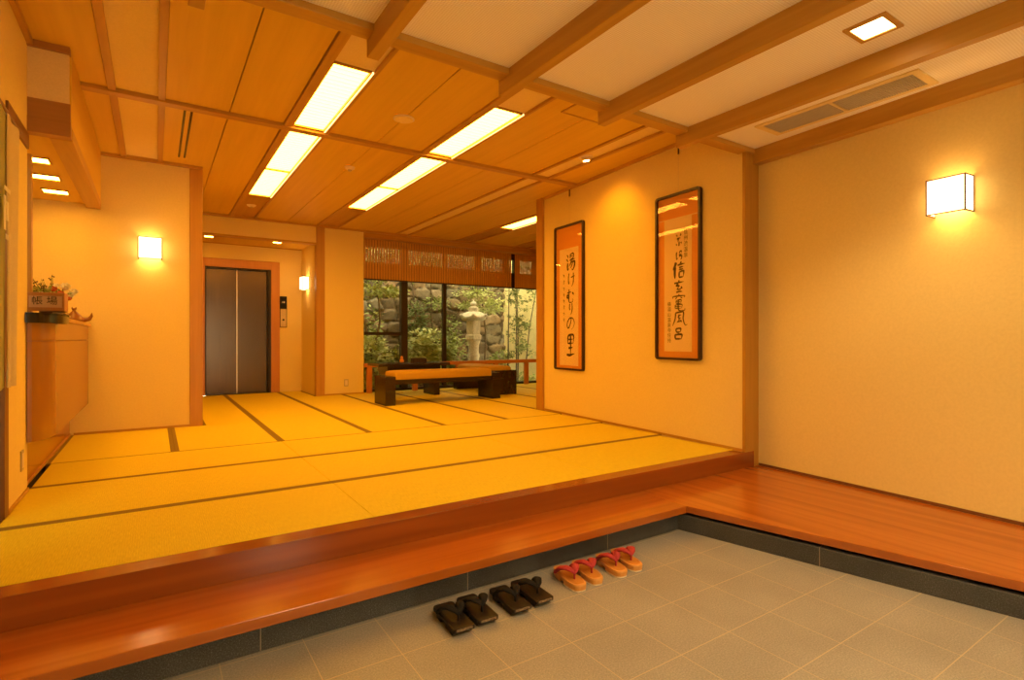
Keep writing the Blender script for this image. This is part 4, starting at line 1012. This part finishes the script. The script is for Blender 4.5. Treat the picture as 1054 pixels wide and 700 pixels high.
# ------------------------------------------------------------------ garden outside the window
GZ = -0.10
structure(MB().box(1.5, 8.3, 9.66, 13.6, GZ-0.2, GZ).build('ground_garden', 'garden_soil'))
structure(MB().box(8.2, 8.4, 9.66, 13.6, GZ-0.2, 5.2).build('wall_garden_cream', 'garden_plaster'))
structure(MB().box(1.3, 1.5, 10.4, 13.6, GZ-0.2, 5.2).build('wall_garden_side', 'garden_plaster'))
structure(MB().box(1.5, 8.2, 12.95, 13.6, GZ-0.2, 5.2).build('wall_garden_back', 'dark_gap'))
def stone_wall():
    import numpy as np
    rs = np.random.RandomState(5)
    x0, x1, z0, z1, st = 1.5, 8.2, GZ, 5.0, 0.032
    xs = np.arange(x0, x1+st, st); zs = np.arange(z0, z1+st, st)
    X, Z = np.meshgrid(xs, zs)
    P = []
    z = z0-0.1; row = 0
    while z < z1+0.4:
        hh = rs.uniform(0.22, 0.40); x = x0-0.3-rs.uniform(0, 0.3)
        while x < x1+0.5:
            ww = rs.uniform(0.25, 0.62); P.append((x+ww/2, z+hh/2+rs.uniform(-0.10, 0.10))); x += ww
        z += hh
    P = np.array(P); n = len(P)
    wob = lambda a, b, k: 0.035*np.sin(a*7.1+k)*np.cos(b*6.3+k*1.7)+0.02*np.sin(a*17+b*13+k)
    Xw = X+wob(X, Z, 0.3); Zw = Z+wob(Z, X, 1.9)
    asp = rs.uniform(0.75, 1.3, n)
    d = np.sqrt(((Xw[..., None]-P[:, 0])*asp*0.85)**2+((Zw[..., None]-P[:, 1])*1.25)**2)
    idx = np.argsort(d, axis=2)[..., :2]; a = np.take_along_axis(d, idx[..., :1], 2)[..., 0]; b = np.take_along_axis(d, idx[..., 1:2], 2)[..., 0]
    edge = np.clip((b-a)/0.11, 0, 1); cell = idx[..., 0]
    depth = rs.uniform(0.05, 0.15, n); tx = rs.uniform(-0.22, 0.22, n); tz = rs.uniform(-0.15, 0.25, n)
    h = (1-(1-edge)**2.2)*depth[cell]+np.where(edge > 0.15, (X-P[cell, 0])*tx[cell]+(Z-P[cell, 1])*tz[cell], 0)*edge
    tones = np.array([(0.30, 0.22, 0.12), (0.24, 0.19, 0.115), (0.36, 0.27, 0.16), (0.20, 0.155, 0.09), (0.38, 0.25, 0.13), (0.27, 0.235, 0.15)])
    tn = tones[rs.randint(0, 6, n)]*rs.uniform(0.55, 1.0, (n, 1))
    nz, nx = X.shape
    V = [(float(X[j, i]), float(12.93-h[j, i]), float(Z[j, i])) for j in range(nz) for i in range(nx)]
    F = [(j*nx+i, j*nx+i+1, (j+1)*nx+i+1, (j+1)*nx+i) for j in range(nz-1) for i in range(nx-1)]
    me = bpy.data.meshes.new('wall_rubble'); me.from_pydata(V, [], F); me.update()
    ca = me.color_attributes.new('tone', 'FLOAT_COLOR', 'POINT')
    col = np.ones((nz*nx, 4)); c_ = tn[cell].reshape(-1, 3); e_ = edge.reshape(-1, 1) > 0.16
    col[:, :3] = np.where(e_, c_, np.array((0.07, 0.055, 0.03)))
    ca.data.foreach_set('color', col.astype('f').ravel())
    for p in me.polygons: p.use_smooth = True
    me.materials.append(MATS['rubble_stone'])
    o = bpy.data.objects.new('wall_rubble', me); COL.objects.link(o)
    structure(o, 'rough stone retaining wall at the back of the garden')
stone_wall()

# stone lantern
ln = thing('stone_lantern', 'pale stone garden lantern with a curled six-sided roof outside the window', 'stone lantern', (6.19, 11.0, GZ))
def hexring(r, z, curl=0.0, seg=6, sub=4):
    pts = []
    for i in range(seg):
        a0, a1 = 2*PI*i/seg, 2*PI*(i+1)/seg
        for k_ in range(sub):
            t = k_/sub
            p = Vector((math.cos(a0), math.sin(a0), 0)).lerp(Vector((math.cos(a1), math.sin(a1), 0)), t)*r
            c = (1-2*min(t, 1-t))
            pts.append(Vector((p.x, p.y, z+curl*c**2)))
    return pts
def hexloft(prof, name):
    return MB().loft([hexring(*p) for p in prof]).build(name, 'lantern_stone', ln, smooth=30)
hexloft([(0.34, 0.0), (0.34, 0.20), (0.28, 0.30), (0.22, 0.34)], 'pedestal')
MB().lathe([(0.21, 0.34), (0.225, 0.40), (0.20, 0.47), (0.145, 0.60), (0.125, 0.75), (0.128, 0.86), (0.142, 0.92), (0.138, 0.97), (0.122, 1.00), (0.118, 1.08), (0.128, 1.18), (0.150, 1.26), (0.160, 1.29)], 28).build('shaft', 'lantern_stone', ln, smooth=40)
hexloft([(0.165, 1.285), (0.205, 1.315), (0.212, 1.395), (0.195, 1.425), (0.18, 1.43)], 'platform')
fbx = hexloft([(0.168, 1.43), (0.172, 1.46), (0.182, 1.70), (0.185, 1.74)], 'fire_box')
for i in range(6):
    Mw = Matrix.Rotation(2*PI*(i+0.5)/6, 4, 'Z')
    MB().box(0.150, 0.1585, -0.058, 0.058, 1.50, 1.515, Mw).box(0.150, 0.162, -0.058, 0.058, 1.69, 1.705, Mw).box(0.150, 0.1595, -0.062, -0.050, 1.50, 1.70, Mw).box(0.150, 0.1595, 0.050, 0.062, 1.50, 1.70, Mw).build('panel_moulding', 'lantern_stone', fbx)
rof = hexloft([(0.185, 1.74), (0.28, 1.76, 0.02), (0.325, 1.785, 0.045), (0.335, 1.825, 0.065), (0.29, 1.875, 0.035), (0.21, 1.925, 0.01), (0.14, 1.955), (0.10, 1.965)], 'roof')
for i in range(6):
    a = 2*PI*i/6
    MB().blob((0.325*math.cos(a), 0.325*math.sin(a), 1.868), (0.042, 0.042, 0.040), 10, 7).build('roof_curl', 'lantern_stone', rof, smooth=80)
MB().lathe([(0.10, 1.955), (0.115, 1.97), (0.108, 1.995), (0.118, 2.02), (0.108, 2.055), (0.072, 2.075), (0.060, 2.095), (0.082, 2.115), (0.080, 2.150), (0.050, 2.180), (0.020, 2.200), (0.012, 2.225), (0.0, 2.240)], 24).build('finial', 'lantern_stone', ln, smooth=40)

# planting
def foliage(mb, c, r, n, L, W, rnd, droop=0.2, shell=0.55):
    for i in range(n):
        d = Vector((rnd.gauss(0, 1), rnd.gauss(0, 1), rnd.gauss(0, 1))).normalized()
        q = rnd.uniform(shell, 1.0)
        p = Vector((c[0]+d.x*r[0]*q, c[1]+d.y*r[1]*q, c[2]+d.z*r[2]*q))
        dd = Vector((d.x+rnd.uniform(-.6, .6), d.y+rnd.uniform(-.6, .6), d.z*0.4+rnd.uniform(-.5, .5)-droop))
        nm = Vector((rnd.uniform(-.6, .6), rnd.uniform(-.8, .3), 1)).normalized()
        leaf_quad(mb, p, dd, nm, L*rnd.uniform(0.6, 1.2), W*rnd.uniform(0.7, 1.2))
def shrub(loc, r, n, L, W, mat, label, seed, h0=0.25):
    rnd = random.Random(seed)
    t = thing('garden_shrub', label, 'shrub', (loc[0], loc[1], GZ), 0, 'leafy shrubs in the garden')
    fol = MB(); st = MB()
    for k_ in range(7):
        a = rnd.uniform(0, 2*PI); q = rnd.uniform(0, 0.65)
        c = (math.cos(a)*r[0]*q, math.sin(a)*r[1]*q, r[2]*rnd.uniform(0.75, 1.55))
        foliage(fol, c, (r[0]*0.6, r[1]*0.6, r[2]*0.55), n//5, L*1.15, W*1.35, rnd)
        st.tube([(c[0]*0.15, c[1]*0.15, 0), (c[0]*0.5, c[1]*0.5, c[2]*0.5), c], [0.014, 0.010, 0.004], 6)
    fol.build('foliage', mat, t); st.build('stems', 'bark', t)
shrub((3.42, 10.5), (0.50, 0.40, 0.72), 950, 0.11, 0.028, 'leaf_light', 'pale green broad-leaved shrub at the left end of the window', 1)
shrub((3.15, 11.6), (0.45, 0.40, 0.55), 420, 0.11, 0.028, 'leaf_mid', 'mid-green shrub deep behind the left window pane', 21)
shrub((4.80, 10.75), (0.46, 0.40, 0.80), 1000, 0.12, 0.026, 'leaf_light', 'bright long-leaved shrub behind the middle window pane', 2)
shrub((5.45, 10.9), (0.42, 0.40, 0.72), 820, 0.10, 0.026, 'leaf_mid', 'leafy shrub just left of the stone lantern', 3)
shrub((5.20, 12.1), (0.45, 0.35, 1.15), 900, 0.09, 0.026, 'leaf_dark', 'taller dark green shrub against the rubble wall left of the lantern', 4)
shrub((6.05, 12.0), (0.35, 0.30, 0.95), 560, 0.09, 0.024, 'leaf_mid', 'shrub rising behind the stone lantern', 5)
shrub((6.90, 11.3), (0.40, 0.36, 0.58), 760, 0.10, 0.024, 'leaf_mid', 'low shrub just right of the stone lantern', 6)
shrub((6.15, 10.35), (0.40, 0.25, 0.34), 420, 0.09, 0.022, 'leaf_mid', 'low planting in front of the stone lantern', 7)
shrub((4.25, 10.45), (0.34, 0.28, 0.62), 520, 0.10, 0.024, 'leaf_mid', 'low shrub behind the wide dark window post', 8)
shrub((4.15, 12.0), (0.45, 0.35, 1.05), 700, 0.10, 0.026, 'leaf_mid', 'tall shrub against the rubble wall behind the wide window post', 51)
shrub((7.55, 10.9), (0.30, 0.30, 0.26), 260, 0.08, 0.020, 'leaf_mid', 'low ground shrub at the foot of the cream wall', 9)
def tree(loc, trunk, crowns, mat, L, W, n, label, seed, rad=0.03, bark='bark'):
    rnd = random.Random(seed)
    t = thing('garden_tree', label, 'tree', (loc[0], loc[1], GZ), 0, 'slender trees in the garden')
    tr_ = MB()
    for path in trunk:
        m_ = len(path); tr_.tube(path, [rad*(1-0.6*i/(m_-1)) for i in range(m_)], 8)
    tr_.build('trunk', bark, t, smooth=60)
    f_ = MB()
    for c, r in crowns: foliage(f_, c, r, n*2, L*1.1, W*1.4, rnd, 0.15, 0.2)
    f_.build('foliage', mat, t)
tree((3.95, 11.2), [[(0, 0, 0), (-0.10, 0, 0.9), (-0.30, 0, 1.8), (-0.42, 0, 2.9), (-0.5, 0, 3.6)], [(-0.10, 0, 0.9), (0.1, 0.1, 1.7), (0.05, 0.1, 2.6)], [(-0.28, 0, 1.7), (-0.75, 0, 2.4), (-0.95, 0, 3.0)]],
     [((-0.55, -0.1, 2.55), (0.75, 0.5, 0.14)), ((-0.2, -0.3, 2.32), (0.65, 0.4, 0.10)), ((0.05, 0.1, 2.75), (0.7, 0.5, 0.2)), ((-0.7, 0, 3.1), (0.8, 0.5, 0.3)), ((0.3, 0, 2.35), (0.45, 0.35, 0.10)), ((-0.6, -0.2, 2.20), (0.45, 0.3, 0.08)), ((-0.1, 0, 3.15), (1.0, 0.5, 0.38)), ((0.3, -0.3, 3.1), (0.8, 0.4, 0.36)), ((-0.5, 0.2, 3.2), (0.8, 0.4, 0.36))], 'leaf_yellow', 0.085, 0.016, 190, 'slender maple-like tree with layered yellow-green foliage at the left window pane', 31)
tree((5.60, 12.0), [[(0, 0, 0), (0.02, 0, 1.2), (-0.03, 0, 2.4), (0.0, 0, 3.8)], [(-0.25, 0.1, 0), (-0.32, 0.1, 1.4), (-0.46, 0.1, 2.6), (-0.5, 0.1, 3.6)]],
     [((0.15, 0, 2.2), (0.32, 0.3, 0.2)), ((0.0, 0, 3.1), (0.6, 0.4, 0.3)), ((-0.4, 0, 3.0), (0.4, 0.4, 0.3)), ((-0.1, -0.5, 3.25), (1.0, 0.4, 0.40)), ((-0.6, -0.6, 3.2), (0.7, 0.3, 0.36)), ((0.5, -0.6, 3.2), (0.8, 0.3, 0.36)), ((0.1, -0.3, 3.3), (0.8, 0.3, 0.36))], 'leaf_mid', 0.09, 0.02, 120, 'pair of thin pale trunks behind the thin window mullion', 32, 0.032)
tree((7.0, 11.9), [[(0, 0, 0), (0.05, 0, 1.5), (-0.1, 0, 2.6), (-0.2, 0, 3.6)]],
     [((-0.35, -0.2, 2.45), (0.6, 0.4, 0.10)), ((0.05, -0.2, 2.25), (0.55, 0.4, 0.09)), ((0.0, -0.3, 2.05), (0.42, 0.4, 0.08)), ((-0.3, 0, 2.75), (0.7, 0.5, 0.14)), ((-0.5, 0, 2.15), (0.3, 0.3, 0.08)), ((-0.2, -0.4, 3.25), (0.9, 0.4, 0.40)), ((0.4, -0.5, 3.2), (0.7, 0.3, 0.38)), ((-0.5, -0.3, 3.2), (0.7, 0.3, 0.38))], 'leaf_light', 0.085, 0.017, 170, 'slender tree with light layered leaves to the right of the lantern', 33, 0.025)
rb = random.Random(40)
for i, (x, y, dx, txt) in enumerate(((7.00, 10.8, 0.06, 'leftmost'), (7.17, 10.7, 0.02, 'second from left'), (7.32, 10.85, 0.00, 'third from left'), (7.42, 10.65, 0.35, 'leaning rightmost'))):
    t = thing('slender_stem', 'thin dark leafy stem in front of the cream garden wall, %s of four' % txt, 'stem plant', (x, y, GZ), 0, 'thin leafy stems before the cream wall')
    s_ = MB(); lf = MB()
    path = [(0, 0, 0), (0.02, 0, 0.8), (0.3*dx+0.01, 0, 1.6), (dx, 0.02, 2.6), (dx*1.3, 0.02, 3.2)]
    s_.tube(path, [0.019, 0.017, 0.014, 0.009, 0.004], 7)
    for k_ in range(13):
        z = rb.uniform(0.7, 2.7); fx = dx*max(0, (z-0.8)/1.8)
        tip = Vector((fx+rb.uniform(-0.22, 0.22), rb.uniform(-0.15, 0.1), z+rb.uniform(0.02, 0.18)))
        s_.tube([(fx*0.9, 0, z-0.05), tip], [0.004, 0.002], 5)
        foliage(lf, tip, (0.10, 0.10, 0.08), 20, 0.09, 0.026, rb, 0.2, 0.1)
    s_.build('stem', 'bark_dark', t, smooth=60); lf.build('leaves', 'leaf_bamboo', t)

# ------------------------------------------------------------------ daylight over the garden
W = bpy.data.worlds.new('sky'); S.world = W; W.use_nodes = True
bg = W.node_tree.nodes['Background']
bg.inputs[0].default_value = (1.0, 0.84, 0.52, 1); bg.inputs[1].default_value = 8.2

# ------------------------------------------------------------------ camera, view
cam = bpy.data.cameras.new('camera'); co = bpy.data.objects.new('camera', cam); COL.objects.link(co)
cam.sensor_fit = 'HORIZONTAL'; cam.sensor_width = 36.0; cam.lens = FPX/1054*36.0
cam.shift_y = -1.77/1054
cam.clip_start = 0.02
co.location = (0, 0, EYE); co.rotation_euler = (PI/2, 0, -YAW)
S.camera = co
S.view_settings.view_transform = 'Standard'; S.view_settings.look = 'None'
S.view_settings.gamma = 1.0; S.view_settings.use_curve_mapping = False
S.view_settings.exposure = 0.0
S.cycles.max_bounces = 10; S.cycles.diffuse_bounces = 6; S.cycles.glossy_bounces = 4; S.cycles.transparent_max_bounces = 12
S.cycles.sample_clamp_indirect = 6.0
S.cycles.use_denoising = True
